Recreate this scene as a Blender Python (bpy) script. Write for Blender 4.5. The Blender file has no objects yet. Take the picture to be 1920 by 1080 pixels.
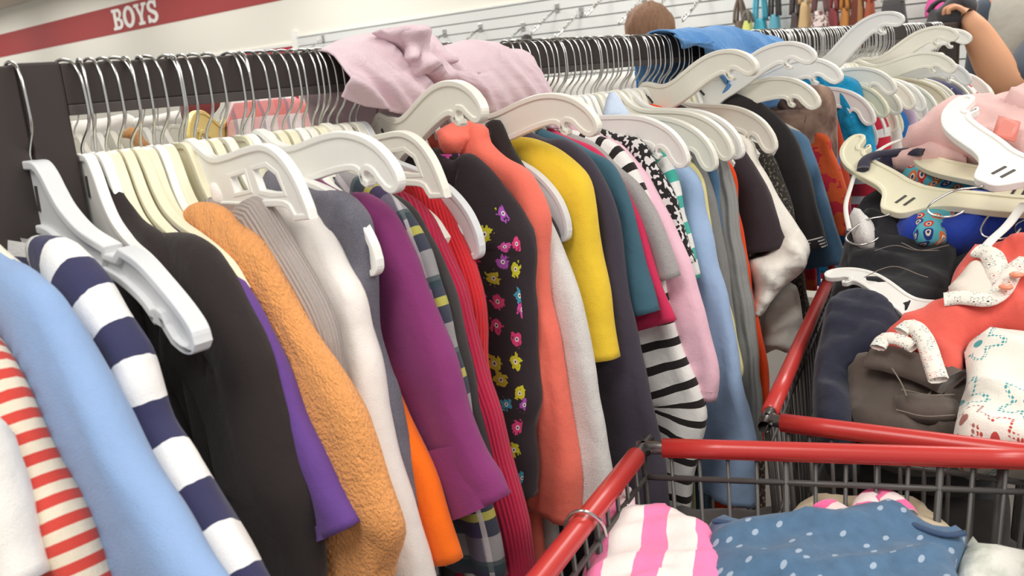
import bpy, bmesh, math, random
import numpy as np
from mathutils import Vector, Matrix, noise
from mathutils.geometry import delaunay_2d_cdt
random.seed(7)
S = bpy.context.scene
COL = S.collection
# ------------------------------------------------------------------ camera
PP = np.array([960., 540.]); V1 = np.array([2500., 10.]); V2 = np.array([-935., 299.])
FPX = float(np.sqrt(-np.dot(V1-PP, V2-PP)))
def _r(p): return np.array([(p[0]-PP[0])/FPX, -(p[1]-PP[1])/FPX, -1.0])
ax = _r(V1); ax /= np.linalg.norm(ax)
ay = _r(V2); ay -= ax*np.dot(ax, ay); ay /= np.linalg.norm(ay)
az = np.cross(ax, ay)
RW = np.array([ax, ay, az])                       # camera -> world
EYE = np.array([0., 0., 1.5])
cam = bpy.data.cameras.new('camera'); camo = bpy.data.objects.new('camera', cam); COL.objects.link(camo)
M4 = Matrix([[*RW[i], EYE[i]] for i in range(3)] + [[0, 0, 0, 1]])
camo.matrix_world = M4
cam.sensor_width = 36; cam.lens = FPX*36/1920; cam.clip_start = .02; cam.clip_end = 100
cam.dof.use_dof = True; cam.dof.focus_distance = 1.35; cam.dof.aperture_fstop = 9
S.camera = camo
def wray(p): return RW @ _r(p)
def onp(p, axis, val):
    d = wray(p); t = (val-EYE[axis])/d[axis]; return EYE+d*t
def proj(P):
    q = RW.T @ (np.asarray(P, float)-EYE); return PP+np.array([q[0], -q[1]])*FPX/(-q[2])
# ------------------------------------------------------------------ light
w = bpy.data.worlds.new('world'); S.world = w; w.use_nodes = True
bg = w.node_tree.nodes['Background']; bg.inputs[0].default_value = (1.0, .985, .95, 1); bg.inputs[1].default_value = .62
def area(name, loc, sx, sy, power):
    l = bpy.data.lights.new(name, 'AREA'); l.shape = 'RECTANGLE'; l.size = sx; l.size_y = sy; l.energy = power
    l.color = (1, .975, .93)
    o = bpy.data.objects.new(name, l); o.location = loc; COL.objects.link(o)
for i, (x, y) in enumerate([(-.6, .2), (1.3, -1.2), (1.2, 2.6), (3.6, .6), (3.4, 3.4), (3.2, 6.4), (.0, -2.2)]):
    area('strip_and_wall_fill_light', (x, y, 2.93), 1.5, .7, 34)
for y in (.4, 3.2, 6.0, 8.8, 11.6, 14.4):
    area('strip_and_wall_fill_light', (4.3, y, 2.93), .5, 2.2, 16 if y < 5 else 22)  # added fill row that brightens the back wall, not real fixtures
S.view_settings.view_transform = 'Standard'; S.view_settings.look = 'None'
S.view_settings.exposure = .12; S.view_settings.gamma = 1; S.view_settings.use_curve_mapping = False
# ------------------------------------------------------------------ helpers
def lin(c):
    c = [x/255 for x in c]; return tuple((x/12.92 if x <= .04045 else ((x+.055)/1.055)**2.4) for x in c)+(1,)
MATS = {}
class NT:
    def __init__(s, m): s.t = m.node_tree; s.n = s.t.nodes; s.l = s.t.links
    def node(s, kind, **kw):
        n = s.n.new(kind)
        for k, v in kw.items(): setattr(n, k, v)
        return n
    def put(s, sock, v):
        if hasattr(v, 'is_output'): s.l.new(v, sock)
        else: sock.default_value = v
    def math(s, op, a, b=0.0, c=None):
        n = s.node('ShaderNodeMath', operation=op); s.put(n.inputs[0], a); s.put(n.inputs[1], b)
        if c is not None: s.put(n.inputs[2], c)
        return n.outputs[0]
    def mix(s, f, a, b):
        n = s.node('ShaderNodeMix', data_type='RGBA'); s.put(n.inputs[0], f); s.put(n.inputs[6], a); s.put(n.inputs[7], b); return n.outputs[2]
    def uv(s):
        n = s.node('ShaderNodeUVMap'); return n.outputs[0]
    def sep(s, v):
        n = s.node('ShaderNodeSeparateXYZ'); s.l.new(v, n.inputs[0]); return n.outputs[0], n.outputs[1]
    def noise(s, vec, scale, detail=3, rough=.5):
        n = s.node('ShaderNodeTexNoise'); s.put(n.inputs['Vector'], vec); n.inputs['Scale'].default_value = scale
        n.inputs['Detail'].default_value = detail; n.inputs['Roughness'].default_value = rough; return n.outputs[0]
    def vor(s, vec, scale, rnd=1.0, feat='F1'):
        n = s.node('ShaderNodeTexVoronoi', feature=feat, voronoi_dimensions='2D'); s.put(n.inputs['Vector'], vec); n.inputs['Scale'].default_value = scale
        n.inputs['Randomness'].default_value = rnd; return n
    def band(s, x, period, duty, off=0.0):     # 1 inside band
        a = s.math('FRACT', s.math('DIVIDE', s.math('ADD', x, off), period)); return s.math('LESS_THAN', a, duty)
def base(name, rgb, rough=.5, metal=0.0, spec=.5):
    m = bpy.data.materials.new(name); m.use_nodes = True; b = m.node_tree.nodes['Principled BSDF']
    b.inputs['Base Color'].default_value = lin(rgb); b.inputs['Roughness'].default_value = rough
    b.inputs['Metallic'].default_value = metal; b.inputs['Specular IOR Level'].default_value = spec
    return m, b
def plastic(name, rgb, rough=.35):
    m, b = base(name, rgb, rough); t = NT(m); g = t.node('ShaderNodeNewGeometry')
    n = t.noise(g.outputs['Position'], 60, 2); t.put(b.inputs['Base Color'], t.mix(t.math('MULTIPLY', n, .12), lin(rgb), lin([x*.8 for x in rgb])))
    b.inputs['Subsurface Weight'].default_value = .0
    return m
def fab(name, rgb, pat=None, weave=500, bump=.25, wr=.9, rough=.92, sheen=.15, vary=.10):
    m, b = base(name, rgb, rough, 0, .2); t = NT(m); uv = t.uv()
    col = pat(t, uv) if pat else lin(rgb)
    n1 = t.noise(uv, weave, 2, .6); n2 = t.noise(uv, 14, 3, .5)
    dark = t.node('ShaderNodeMix', data_type='RGBA', blend_type='MULTIPLY')
    k = t.math('MULTIPLY_ADD', n1, vary*2, 1-vary*1.0)
    cmb = t.node('ShaderNodeCombineColor')
    for i in range(3): t.l.new(k, cmb.inputs[i])
    dark.inputs[0].default_value = 1; t.put(dark.inputs[6], col); t.l.new(cmb.outputs[0], dark.inputs[7])
    t.l.new(dark.outputs[2], b.inputs['Base Color'])
    h = t.math('ADD', t.math('MULTIPLY', n1, .0012), t.math('MULTIPLY', n2, .012*wr))
    bp = t.node('ShaderNodeBump'); bp.inputs['Strength'].default_value = bump*2; bp.inputs['Distance'].default_value = 1
    t.l.new(h, bp.inputs['Height']); t.l.new(bp.outputs[0], b.inputs['Normal'])
    b.inputs['Sheen Weight'].default_value = sheen
    m['h'] = 1
    return m
def ribbed(name, rgb, period=.007, depth=.0016, axis=0, pat=None, vary=.15):
    m = fab(name, rgb, pat, vary=vary); t = NT(m); b = t.n['Principled BSDF']
    uv = t.uv(); u = t.sep(uv)[axis]
    wv = t.math('SINE', t.math('MULTIPLY', u, 6.2832/period))
    bp = t.node('ShaderNodeBump'); bp.inputs['Strength'].default_value = .8; bp.inputs['Distance'].default_value = 1
    t.l.new(t.math('MULTIPLY', wv, depth/2), bp.inputs['Height'])
    old = b.inputs['Normal'].links[0].from_socket; t.l.new(old, bp.inputs['Normal']); t.l.new(bp.outputs[0], b.inputs['Normal'])
    return m
def stripes(c1, c2, period, duty, axis=1, off=0.0, wob=0.0):
    def f(t, uv):
        x = t.sep(uv)[axis]
        if wob: x = t.math('ADD', x, t.math('MULTIPLY', t.noise(uv, 12), wob))
        return t.mix(t.band(x, period, duty, off), lin(c1), lin(c2))
    return f
def mesh_obj(name, verts, faces, mat, parent=None, loc=(0, 0, 0), uv=None, smooth=True, uvf=None):
    me = bpy.data.meshes.new(name); L = Vector(loc)
    me.from_pydata([tuple(Vector(v)-L) for v in verts], [], faces)
    if uv is not None:
        lay = me.uv_layers.new(name='UVMap')
        for i, lp in enumerate(me.loops): lay.data[i].uv = uv[lp.vertex_index]
    if smooth:
        for p in me.polygons: p.use_smooth = True
    me.materials.append(mat)
    o = bpy.data.objects.new(name, me); COL.objects.link(o)
    if parent: o.parent = parent
    else: o.location = loc
    return o
def tag(o, label, cat, group=None, kind=None):
    o['label'] = label; o['category'] = cat
    if group: o['group'] = group
    if kind: o['kind'] = kind
    return o
def empty(name, loc, label, cat, group=None):
    o = bpy.data.objects.new(name, None); COL.objects.link(o); o.location = loc; o.empty_display_size = .05
    return tag(o, label, cat, group)
def struct(o): o['kind'] = 'structure'; return o
def bmobj(name, bm, mat, parent=None, loc=(0, 0, 0), smooth=False):
    me = bpy.data.meshes.new(name); bmesh.ops.translate(bm, verts=bm.verts, vec=-Vector(loc)); bmesh.ops.recalc_face_normals(bm, faces=bm.faces)
    bm.to_mesh(me); bm.free()
    if smooth:
        for p in me.polygons: p.use_smooth = True
    me.materials.append(mat); o = bpy.data.objects.new(name, me); COL.objects.link(o)
    if parent: o.parent = parent
    else: o.location = loc
    return o
def add_box(bm, lo, hi, bev=0.0):
    r = bmesh.ops.create_cube(bm, size=1); lo = Vector(lo); hi = Vector(hi)
    for v in r['verts']: v.co = Vector([(lo[i]+hi[i])/2 + v.co[i]*(hi[i]-lo[i]) for i in range(3)])
    if bev:
        es = list({e for v in r['verts'] for e in v.link_edges})
        bmesh.ops.bevel(bm, geom=es, offset=bev, segments=2, affect='EDGES', profile=.6)
def box(name, lo, hi, mat, parent=None, loc=(0, 0, 0), bev=0.0):
    bm = bmesh.new(); add_box(bm, lo, hi, bev); return bmobj(name, bm, mat, parent, loc)
def frame(T):
    T = T.normalized(); a = Vector((0, 0, 1)) if abs(T.z) < .9 else Vector((1, 0, 0))
    N = T.cross(a).normalized(); return N, T.cross(N).normalized()
def tube_data(pts, r, n=8, caps=True):
    pts = [Vector(p) for p in pts]; V = []; F = []; rs = r if isinstance(r, (list, tuple)) else [r]*len(pts)
    T0 = (pts[1]-pts[0]); N, B = frame(T0)
    for i, p in enumerate(pts):
        T = (pts[min(i+1, len(pts)-1)]-pts[max(i-1, 0)]).normalized()
        N = (N-T*N.dot(T)).normalized(); B = T.cross(N)
        for k in range(n):
            a = 2*math.pi*k/n; V.append(p+(N*math.cos(a)+B*math.sin(a))*rs[i])
    for i in range(len(pts)-1):
        for k in range(n): F.append((i*n+k, i*n+(k+1) % n, (i+1)*n+(k+1) % n, (i+1)*n+k))
    if caps: F.append(tuple(range(n))[::-1]); F.append(tuple((len(pts)-1)*n+k for k in range(n)))
    return V, F
def tubes(name, lst, mat, parent=None, loc=(0, 0, 0), n=8):
    V = []; F = []
    for pts, r in lst:
        v, f = tube_data(pts, r, n); o = len(V); V += v; F += [tuple(i+o for i in q) for q in f]
    return mesh_obj(name, V, F, mat, parent, loc)
def crom(pts, step):
    P = [np.asarray(p, float) for p in pts]; P = [2*P[0]-P[1]]+P+[2*P[-1]-P[-2]]; out = []
    for i in range(1, len(P)-2):
        n = max(2, int(np.linalg.norm(P[i+1]-P[i])/step)+1)
        for k in range(n):
            t = k/n; a, b, c, d = P[i-1:i+3]
            out.append(.5*((2*b)+(c-a)*t+(2*a-5*b+4*c-d)*t*t+(-a+3*b-3*c+d)*t**3))
    out.append(P[-2]); return out
def curve_mesh(name, loops, depth, bevel=0.0):
    """2-D outline with holes -> solid plate (local x,y; thickness along z)"""
    cu = bpy.data.curves.new(name, 'CURVE'); cu.dimensions = '2D'; cu.fill_mode = 'BOTH'; cu.extrude = depth; cu.bevel_depth = bevel; cu.bevel_resolution = 2
    for lp in loops:
        sp = cu.splines.new('POLY'); sp.points.add(len(lp)-1); sp.use_cyclic_u = True
        for p, q in zip(sp.points, lp): p.co = (q[0], q[1], 0, 1)
    o = bpy.data.objects.new(name, cu); COL.objects.link(o)
    bpy.context.view_layer.update()
    me = bpy.data.meshes.new_from_object(o.evaluated_get(bpy.context.evaluated_depsgraph_get()))
    bpy.data.objects.remove(o); bpy.data.curves.remove(cu); return me
def join_meshes(name, mes, mats):
    bm = bmesh.new()
    for me, mt in mes:
        n = len(bm.verts); bm.from_mesh(me); bm.verts.ensure_lookup_table()
        if mt is not None: bmesh.ops.transform(bm, matrix=mt, verts=bm.verts[n:])
    out = bpy.data.meshes.new(name); bm.to_mesh(out); bm.free()
    for p in out.polygons: p.use_smooth = False
    out.materials.append(mats); return out
def inset(poly, d):
    n = len(poly); out = []
    area2 = sum(poly[i][0]*poly[(i+1) % n][1]-poly[(i+1) % n][0]*poly[i][1] for i in range(n)); s = 1 if area2 > 0 else -1
    for i in range(n):
        a = np.array(poly[i-1]); b = np.array(poly[i]); c = np.array(poly[(i+1) % n])
        e1 = (b-a)/max(1e-9, np.linalg.norm(b-a)); e2 = (c-b)/max(1e-9, np.linalg.norm(c-b)); nn = np.array([-(e1+e2)[1], (e1+e2)[0]])*s
        l = np.linalg.norm(nn); nn = nn/l if l > 1e-6 else np.array([-e1[1], e1[0]])*s
        out.append(tuple(b+nn*d))
    return out
# ------------------------------------------------------------------ materials
m_wall = plastic('painted_wall', (240, 237, 226), .8)
m_red_paint = plastic('red_paint', (166, 58, 58), .7)
m_ceil = plastic('ceiling_tile', (225, 220, 208), .9)
m_slat = plastic('slat_panel', (222, 224, 222), .5)
m_groove = plastic('slat_groove', (150, 152, 150), .6)
m_white = plastic('white_paint', (244, 243, 238), .6)
m_dark = plastic('dark_brown_metal', (54, 45, 43), .6)
m_lip = plastic('rail_lip', (78, 70, 68), .4)
m_chrome, _ = base('chrome_wire', (205, 205, 203), .22, 1.0)
m_steel, _ = base('grey_steel', (120, 120, 118), .35, .9)
m_hw = [plastic('hanger_white', (244, 243, 238), .3), plastic('hanger_cream', (236, 231, 203), .35), plastic('hanger_offwhite', (239, 236, 224), .33), plastic('hanger_grey', (222, 224, 226), .33)]
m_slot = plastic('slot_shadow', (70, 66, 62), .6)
m_redcart = plastic('red_plastic', (196, 58, 54), .3)
m_wire = plastic('cart_wire', (78, 76, 74), .4)
m_floor = plastic('vinyl_floor', (108, 102, 96), .5)
m_skin, b = base('skin', (205, 150, 115), .55); b.inputs['Subsurface Weight'].default_value = .08; b.inputs['Subsurface Radius'].default_value = (.01, .004, .002)
def hairpat(t, uv): return None
m_hair, b = base('brown_hair', (120, 86, 62), .75)
t_ = NT(m_hair); g_ = t_.node('ShaderNodeTexCoord'); mp = t_.node('ShaderNodeMapping'); mp.inputs['Scale'].default_value = (60, 60, 4); t_.l.new(g_.outputs['Object'], mp.inputs[0])
t_.put(b.inputs['Base Color'], t_.mix(t_.noise(mp.outputs[0], 2, 3), lin((88, 60, 44)), lin((150, 112, 84))))
# ------------------------------------------------------------------ setting
WX = 5.2
def wz(p): return onp(p, 0, WX)
struct(box('wall_back', (WX, -3, 0), (WX+.12, 17, 3.0), m_wall))
struct(box('floor', (-3.5, -3.5, -.05), (WX+.12, 17, 0), m_floor))
struct(box('ceiling', (-3.5, -3.5, 2.99), (WX+.12, 17, 3.05), m_ceil))
struct(box('trim_1', (WX-.004, 3, 2.357), (WX+.01, 16.5, 2.668), m_red_paint))
# slatwall : boards with grooves
bm = bmesh.new(); z = .25
while z < 2.0:
    add_box(bm, (WX-.022, -2.5, z), (WX-.002, 7.22, min(z+.068, 2.01)), .0); z += .076
sl = bmobj('slat_wall', bm, m_slat); struct(sl); sl.name = 'wall_slats'
gr = struct(box('trim_2', (WX-.008, -2.5, .25), (WX-.001, 7.22, 2.005), m_groove))
struct(box('trim_3', (WX-.03, 7.22, .2), (WX, 7.30, 2.06), m_white))
# red panel beside slats
r0 = empty('display_panel', (WX, 7.9, 1.4), 'red panel in a white frame on the back wall left of the grey slats', 'panel')
box('panel_board', (WX-.012, 7.34, 1.2), (WX-.001, 8.25, 1.93), plastic('red_board', (190, 40, 62), .5), r0, r0.location)
for a, c in [((WX-.02, 7.30, 1.93), (WX, 8.9, 1.96)), ((WX-.02, 7.85, 1.2), (WX-.008, 7.885, 1.93)), ((WX-.02, 8.25, 1.2), (WX, 8.29, 1.93))]:
    box('panel_frame', a, c, m_white, r0, r0.location)
# BOYS lettering : slab serif letters built from strokes (local x right, y up, cap height 1)
def ring_poly(cx, cy, rx, ry, n=28, a0=0, a1=360): return [(cx+rx*math.cos(math.radians(a0+(a1-a0)*i/n)), cy+ry*math.sin(math.radians(a0+(a1-a0)*i/n))) for i in range(n)]
def arc(cx, cy, rx, ry, a0, a1, n=10): return [(cx+rx*math.cos(math.radians(a0+(a1-a0)*i/n)), cy+ry*math.sin(math.radians(a0+(a1-a0)*i/n))) for i in range(n+1)]
LET = {}
LET['B'] = [[(0, 0), (.45, 0)]+arc(.45, .27, .27, .27, -90, 78)+arc(.43, .76, .24, .24, -70, 90)+[(0, 1), (0, .86), (.1, .86), (.1, .14), (0, .14)],
            [(.3, .15), (.42, .15)]+arc(.42, .285, .11, .135, -90, 90, 6)+[(.3, .42)], [(.3, .58), (.4, .58)]+arc(.4, .715, .1, .135, -90, 90, 6)+[(.3, .85)]]
LET['O'] = [ring_poly(.4, .5, .4, .52), ring_poly(.4, .5, .19, .34)]
LET['Y'] = [[(.2, 0), (.62, 0), (.62, .14), (.51, .14), (.51, .4), (.72, .86), (.82, .86), (.82, 1), (.5, 1), (.5, .86), (.56, .86), (.42, .55), (.28, .86), (.34, .86), (.34, 1), (0, 1), (0, .86), (.1, .86), (.31, .4), (.31, .14), (.2, .14)]]
LET['S'] = [[(0, 0), (.13, 0), (.15, .06)]+arc(.36, .27, .3, .29, -120, 62, 10)+arc(.33, .75, .13, .13, 240, 60, 8)+[(.48, .79), (.5, .66), (.62, .66), (.62, 1), (.5, 1), (.48, .95)]+arc(.3, .74, .28, .28, 62, 250, 10)+arc(.34, .26, .13, .12, 60, -130, 8)+[(.14, .24), (.13, .36), (0, .36)]]
pB = wz((215, 52)); pS = wz((298, 40)); zl = 2.395; hh = .235; adv = 0.0
bo = empty('wall_lettering', (WX-.006, pB[1], zl), 'white slab serif letters reading BOYS on the red wall stripe', 'sign')
tot = pB[1]-pS[1]; sc = tot/3.05
for ch, x0 in zip('BOYS', (0, .78, 1.60, 2.45)):
    me = curve_mesh('letter', LET[ch], .004); me.materials.append(m_white); o = bpy.data.objects.new('letter', me); COL.objects.link(o); o.parent = bo
    o.matrix_local = Matrix(((0, 0, -1, 0), (-1*sc, 0, 0, -x0*sc), (0, hh, 0, 0), (0, 0, 0, 1)))
# ------------------------------------------------------------------ rack
YF, YR = .93, .94
rack = empty('clothes_rack', (.364, .96, 0), 'long dark brown metal clothes rail with a square post at its left end', 'clothes rack')
L0 = rack.location
def rail_part(name, x0, x1, yy=0.0, parent=rack, L=L0):
    bm = bmesh.new(); add_box(bm, (x0, YF+yy, 1.506), (x1, YF+yy+.026, 1.547), .002); bmobj(name, bm, m_dark, parent, L)
    if x0 < 0 and yy == 0: return
    o = box('rail_lip', (x0, YF+yy-.0015, 1.496), (x1, YF+yy+.027, 1.5062), m_lip, parent, L, .0008); o['label'] = 'paler lower lip of the rail'
rail_part('rail', .384, 3.30); box('rail', (-.55, YF+.004, 1.36), (.344, YF+.026, 1.547), m_dark, rack, L0, .002)
box('post', (.344, .929, .02), (.384, 1.08, 1.549), m_dark, rack, L0, .003)
box('post', (3.30, .929, .02), (3.34, 1.08, 1.549), m_dark, rack, L0, .003)
box('foot', (.324, .55, 0), (.404, 1.45, .03), m_dark, rack, L0, .004); box('foot', (3.28, .55, 0), (3.36, 1.45, .03), m_dark, rack, L0, .004)
Y2 = .80
rack2 = empty('clothes_rack', (1.8, YR+Y2, 0), 'second dark clothes rail standing behind the front one', 'clothes rack')
rail_part('rail', .35, 3.3, Y2, rack2, rack2.location)
for x in (.33, 3.3): box('post', (x, YF+Y2, .0), (x+.03, YF+Y2+.05, 1.549), m_dark, rack2, rack2.location, .002)
# ------------------------------------------------------------------ hangers
topA = [(0, .002), (.012, .002), (.02, -.002), (.028, -.012), (.038, -.026), (.052, -.038), (.072, -.0465), (.098, -.053), (.125, -.060), (.152, -.070), (.176, -.085), (.195, -.104), (.207, -.126), (.2105, -.142)]
tipA = [(.209, -.152), (.202, -.158), (.192, -.157), (.185, -.150)]
botA = [(.180, -.138), (.177, -.128), (.170, -.121), (.164, -.122), (.161, -.128), (.164, -.133), (.161, -.136), (.156, -.130), (.157, -.120), (.150, -.112), (.13, -.104), (.105, -.097), (.08, -.091), (.055, -.084), (.03, -.076), (0, -.072)]
def smooth2(pts, step=.004): return [tuple(p) for p in crom(pts, step)]
half = smooth2(topA)[:-1]+smooth2([topA[-1]]+tipA)[:-1]+smooth2([tipA[-1]]+botA, .005)
outA = half[:-1]+[(-x, y) for x, y in half[::-1]][:-1]
topB = [(0, .002), (.014, .002), (.03, -.012), (.05, -.028), (.08, -.034), (.12, -.038), (.15, -.044), (.172, -.06), (.186, -.085), (.192, -.115), (.192, -.125)]
botB = [(.165, -.118), (.158, -.108), (.12, -.098), (.08, -.09), (.04, -.08), (0, -.074)]
hb = smooth2(topB)[:-1]+[(.192, -.128), (.168, -.124)]+smooth2(botB, .006)
outB = hb[:-1]+[(-x, y) for x, y in hb[::-1]][:-1]
holesB = [[(s*.075, -.056), (s*.105, -.059), (s*.105, -.078), (s*.075, -.074)] for s in (1, -1)]+[[(s*.12, -.06), (s*.145, -.064), (s*.158, -.076), (s*.162, -.096), (s*.14, -.09), (s*.122, -.083)] for s in (1, -1)]
topC = [(0, .002), (.012, .002), (.02, -.003), (.028, -.018), (.038, -.042), (.052, -.062), (.074, -.077), (.1, -.088), (.13, -.102), (.155, -.118), (.172, -.14)]
botC = [(.166, -.150), (.155, -.146), (.14, -.134), (.115, -.124), (.09, -.117), (.065, -.108), (.04, -.094), (.02, -.086), (0, -.084)]
hc = smooth2(topC, .005)[:-1]+smooth2([topC[-1]]+botC, .006)
outC = hc[:-1]+[(-x, y) for x, y in hc[::-1]][:-1]
k_ = 1/1.22
topD = [(0, .002), (.020, .002), (.034, -.008), (.046, -.024), (.063, -.042), (.095, -.060), (.14, -.071)]
topD2 = [(.166, -.070), (.19, -.076), (.213, -.087), (.25, -.111), (.270, -.129), (.275, -.143)]
tipD = [(.268, -.152), (.254, -.154), (.238, -.149)]
botD = [(.226, -.136), (.222, -.127), (.214, -.126), (.211, -.133), (.206, -.128), (.19, -.116), (.157, -.103), (.12, -.096), (.086, -.089), (.05, -.080), (.025, -.072), (0, -.070)]
hd_ = smooth2(topD)+[(.138, -.0785), (.156, -.0785)]+smooth2(topD2)[:-1]+smooth2([topD2[-1]]+tipD)[:-1]+smooth2([tipD[-1]]+botD, .005)
hd_ = [(x*k_, y*k_) for x, y in hd_]; outD = hd_[:-1]+[(-x, y) for x, y in hd_[::-1]][:-1]
# local hanger frame: x -> along the arms (world -Y), y -> up (world Z), z -> world -X... mapped by RH
RH = Matrix(((0, 0, -1), (-1, 0, 0), (0, 1, 0))).to_4x4()
def hanger_mesh(name, out, holes, mat, s=1.0):
    web = curve_mesh(name, [out]+holes, .0035); loops = [out, inset(out, .0042)]
    rim = curve_mesh(name, loops, .0075 if out is outD else .0040, .0016)
    mes = [(web, RH), (rim, RH)]
    for h in holes:
        mes.append((curve_mesh(name, [inset(h, -.004), h], .0035, .0008), RH))
    me = join_meshes(name, mes, mat); me.transform(Matrix.Scale(s, 4)); return me
HM = {}
for k, (o_, h_) in {'A': (outA, []), 'B': (outB, holesB), 'C': (outC, []), 'D': (outD, [])}.items():
    for mi in range(4): HM[(k, mi)] = hanger_mesh('hanger_body', o_, h_, m_hw[mi])
hk = crom([(0, 0, 0), (0, 0, .009), (0, -.006, .018), (0, -.0165, .029), (0, -.0215, .041), (0, -.0218, .060), (0, -.0195, .078), (0, -.011, .0925), (0, .004, .0972), (0, .018, .0945), (0, .0285, .083), (0, .0315, .066)], .007)
v_, f_ = tube_data(hk, .00165, 6); HK = bpy.data.meshes.new('hook'); HK.from_pydata([tuple(x) for x in v_], [], f_); HK.materials.append(m_chrome)
for p in HK.polygons: p.use_smooth = True
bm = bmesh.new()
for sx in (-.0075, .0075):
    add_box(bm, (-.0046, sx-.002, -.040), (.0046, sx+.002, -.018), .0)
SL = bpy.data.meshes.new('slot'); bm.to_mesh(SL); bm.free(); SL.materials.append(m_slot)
NZ = 1.4535
HX = []
def hanger(X, label, tilt=0, yaw=0, kind='A', mi=0, y=.935, z=NZ, group=None, s=1.0, hookyaw=None, lean=0, slots=True):
    r = empty('clothes_hanger', (X, y, z), label, 'clothes hanger', group)
    b = bpy.data.objects.new('hanger_body', HM[(kind, mi)]); COL.objects.link(b); b.parent = r
    b.rotation_euler = (-tilt, lean, yaw); b.scale = (1, s, s)
    h = bpy.data.objects.new('hook', HK); COL.objects.link(h); h.parent = r
    h.rotation_euler = (0, 0, random.uniform(-.3, .3) if hookyaw is None else hookyaw)
    if slots:
        q = bpy.data.objects.new('slot', SL); COL.objects.link(q); q.parent = b
        q['label'] = 'pair of narrow dark slots in the neck'
    HX.append(X); return r
TIPV = {'D': np.array([.222, -.124]), 'A': np.array([.209, -.150]), 'B': np.array([.19, -.126])}
def posed(tip, label, kind='A', mi=0, dyaw=0.0, s=1.0, neck=None, z=NZ, y=.935):
    """hanger whose near arm tip lies on the sight line of `tip`; without a neck pixel the arm stays square to the rail"""
    tv = TIPV[kind]*s; r = float(np.linalg.norm(tv)); rest = math.atan2(tv[1], tv[0])
    if neck is not None:
        N = onp(neck, 1, y); N = np.array([N[0], y, NZ if abs(N[2]-NZ) < .06 else N[2]]); d = wray(tip); d /= np.linalg.norm(d); oc = EYE-N; bq = np.dot(oc, d); cq = np.dot(oc, oc)-r*r; disc = bq*bq-cq
        t = -bq-math.sqrt(max(disc, 0)); P = EYE+d*t; X, z = N[0], N[2]
    else:
        best = None
        for i in range(2000):
            X = .2+i*.0017; P = onp(tip, 0, X); e = abs(math.hypot(P[1]-y, P[2]-z)-r)
            if P[1] < y-.05 and (best is None or e < best[0]): best = (e, X, P)
        _, X, P = best; N = np.array([X, y, z])
    v = P-N; yaw = math.atan2(v[0], -v[1]); tilt = math.atan2(v[2], math.hypot(v[0], v[1]))-rest
    return hanger(X, label, tilt, yaw+dyaw, kind, mi, y, z, s=s)
# ------------------------------------------------------------------ garments
def sweep(E, D, wf, n=22, seed=0, A=.004, off=0.0, fx=3, closed=True):
    """E list of (y,z) along the near edge; returns ring loft of a flattened sleeve hugging that edge"""
    rs = random.Random(seed); ph = [rs.uniform(0, 6.28) for _ in range(6)]
    E = [np.array(p) for p in E]; V = []; UV = []; s = 0; N0 = None; tot = sum(np.linalg.norm(E[i+1]-E[i]) for i in range(len(E)-1))
    for i, e in enumerate(E):
        if i: s += np.linalg.norm(e-E[i-1])
        T = E[min(i+2, len(E)-1)]-E[max(i-2, 0)]; T = T/np.linalg.norm(T); N = np.array([-T[1], T[0]])   # inward (towards +y / down)
        if N[0]*(1)+N[1]*(-1) < 0: N = -N
        f = s/tot; d = D(f); ww = wf(f); per = 2*(d+2*ww)
        for k in range(n+1):
            th = 2*math.pi*(k % n)/n+math.pi; c = math.cos(th); sn = math.sin(th)
            a = d/2*(1-math.copysign(abs(c)**.8, c)); b = ww*math.copysign(abs(sn)**.75, sn)
            amp = A*min(1, f*3)*sn*sn
            b += amp*(math.sin(fx*th+ph[0]+2.2*s*8)+.6*math.sin(a*95+ph[1]+s*9)+.5*math.sin(a*160+ph[2]-s*14))
            b += .006*noise.noise((a*14+seed*3.1, s*9, th*.3+seed))*min(1, f*3)
            b += (A*.9+.001)*min(1, f*2.5)*(1-2.4*abs(noise.noise((a*16+seed, s*7+a*6, 1.7))))*sn*sn
            aa = a+.004*noise.noise((seed*1.7, s*16, c*2))*min(1, f*3)
            p = e+N*aa; V.append((b, p[0], p[1])); UV.append((per*k/n, s))
    F = []
    m = n+1
    for i in range(len(E)-1):
        for k in range(n): F.append((i*m+k, i*m+k+1, (i+1)*m+k+1, (i+1)*m+k))
    return V, F, UV
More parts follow.
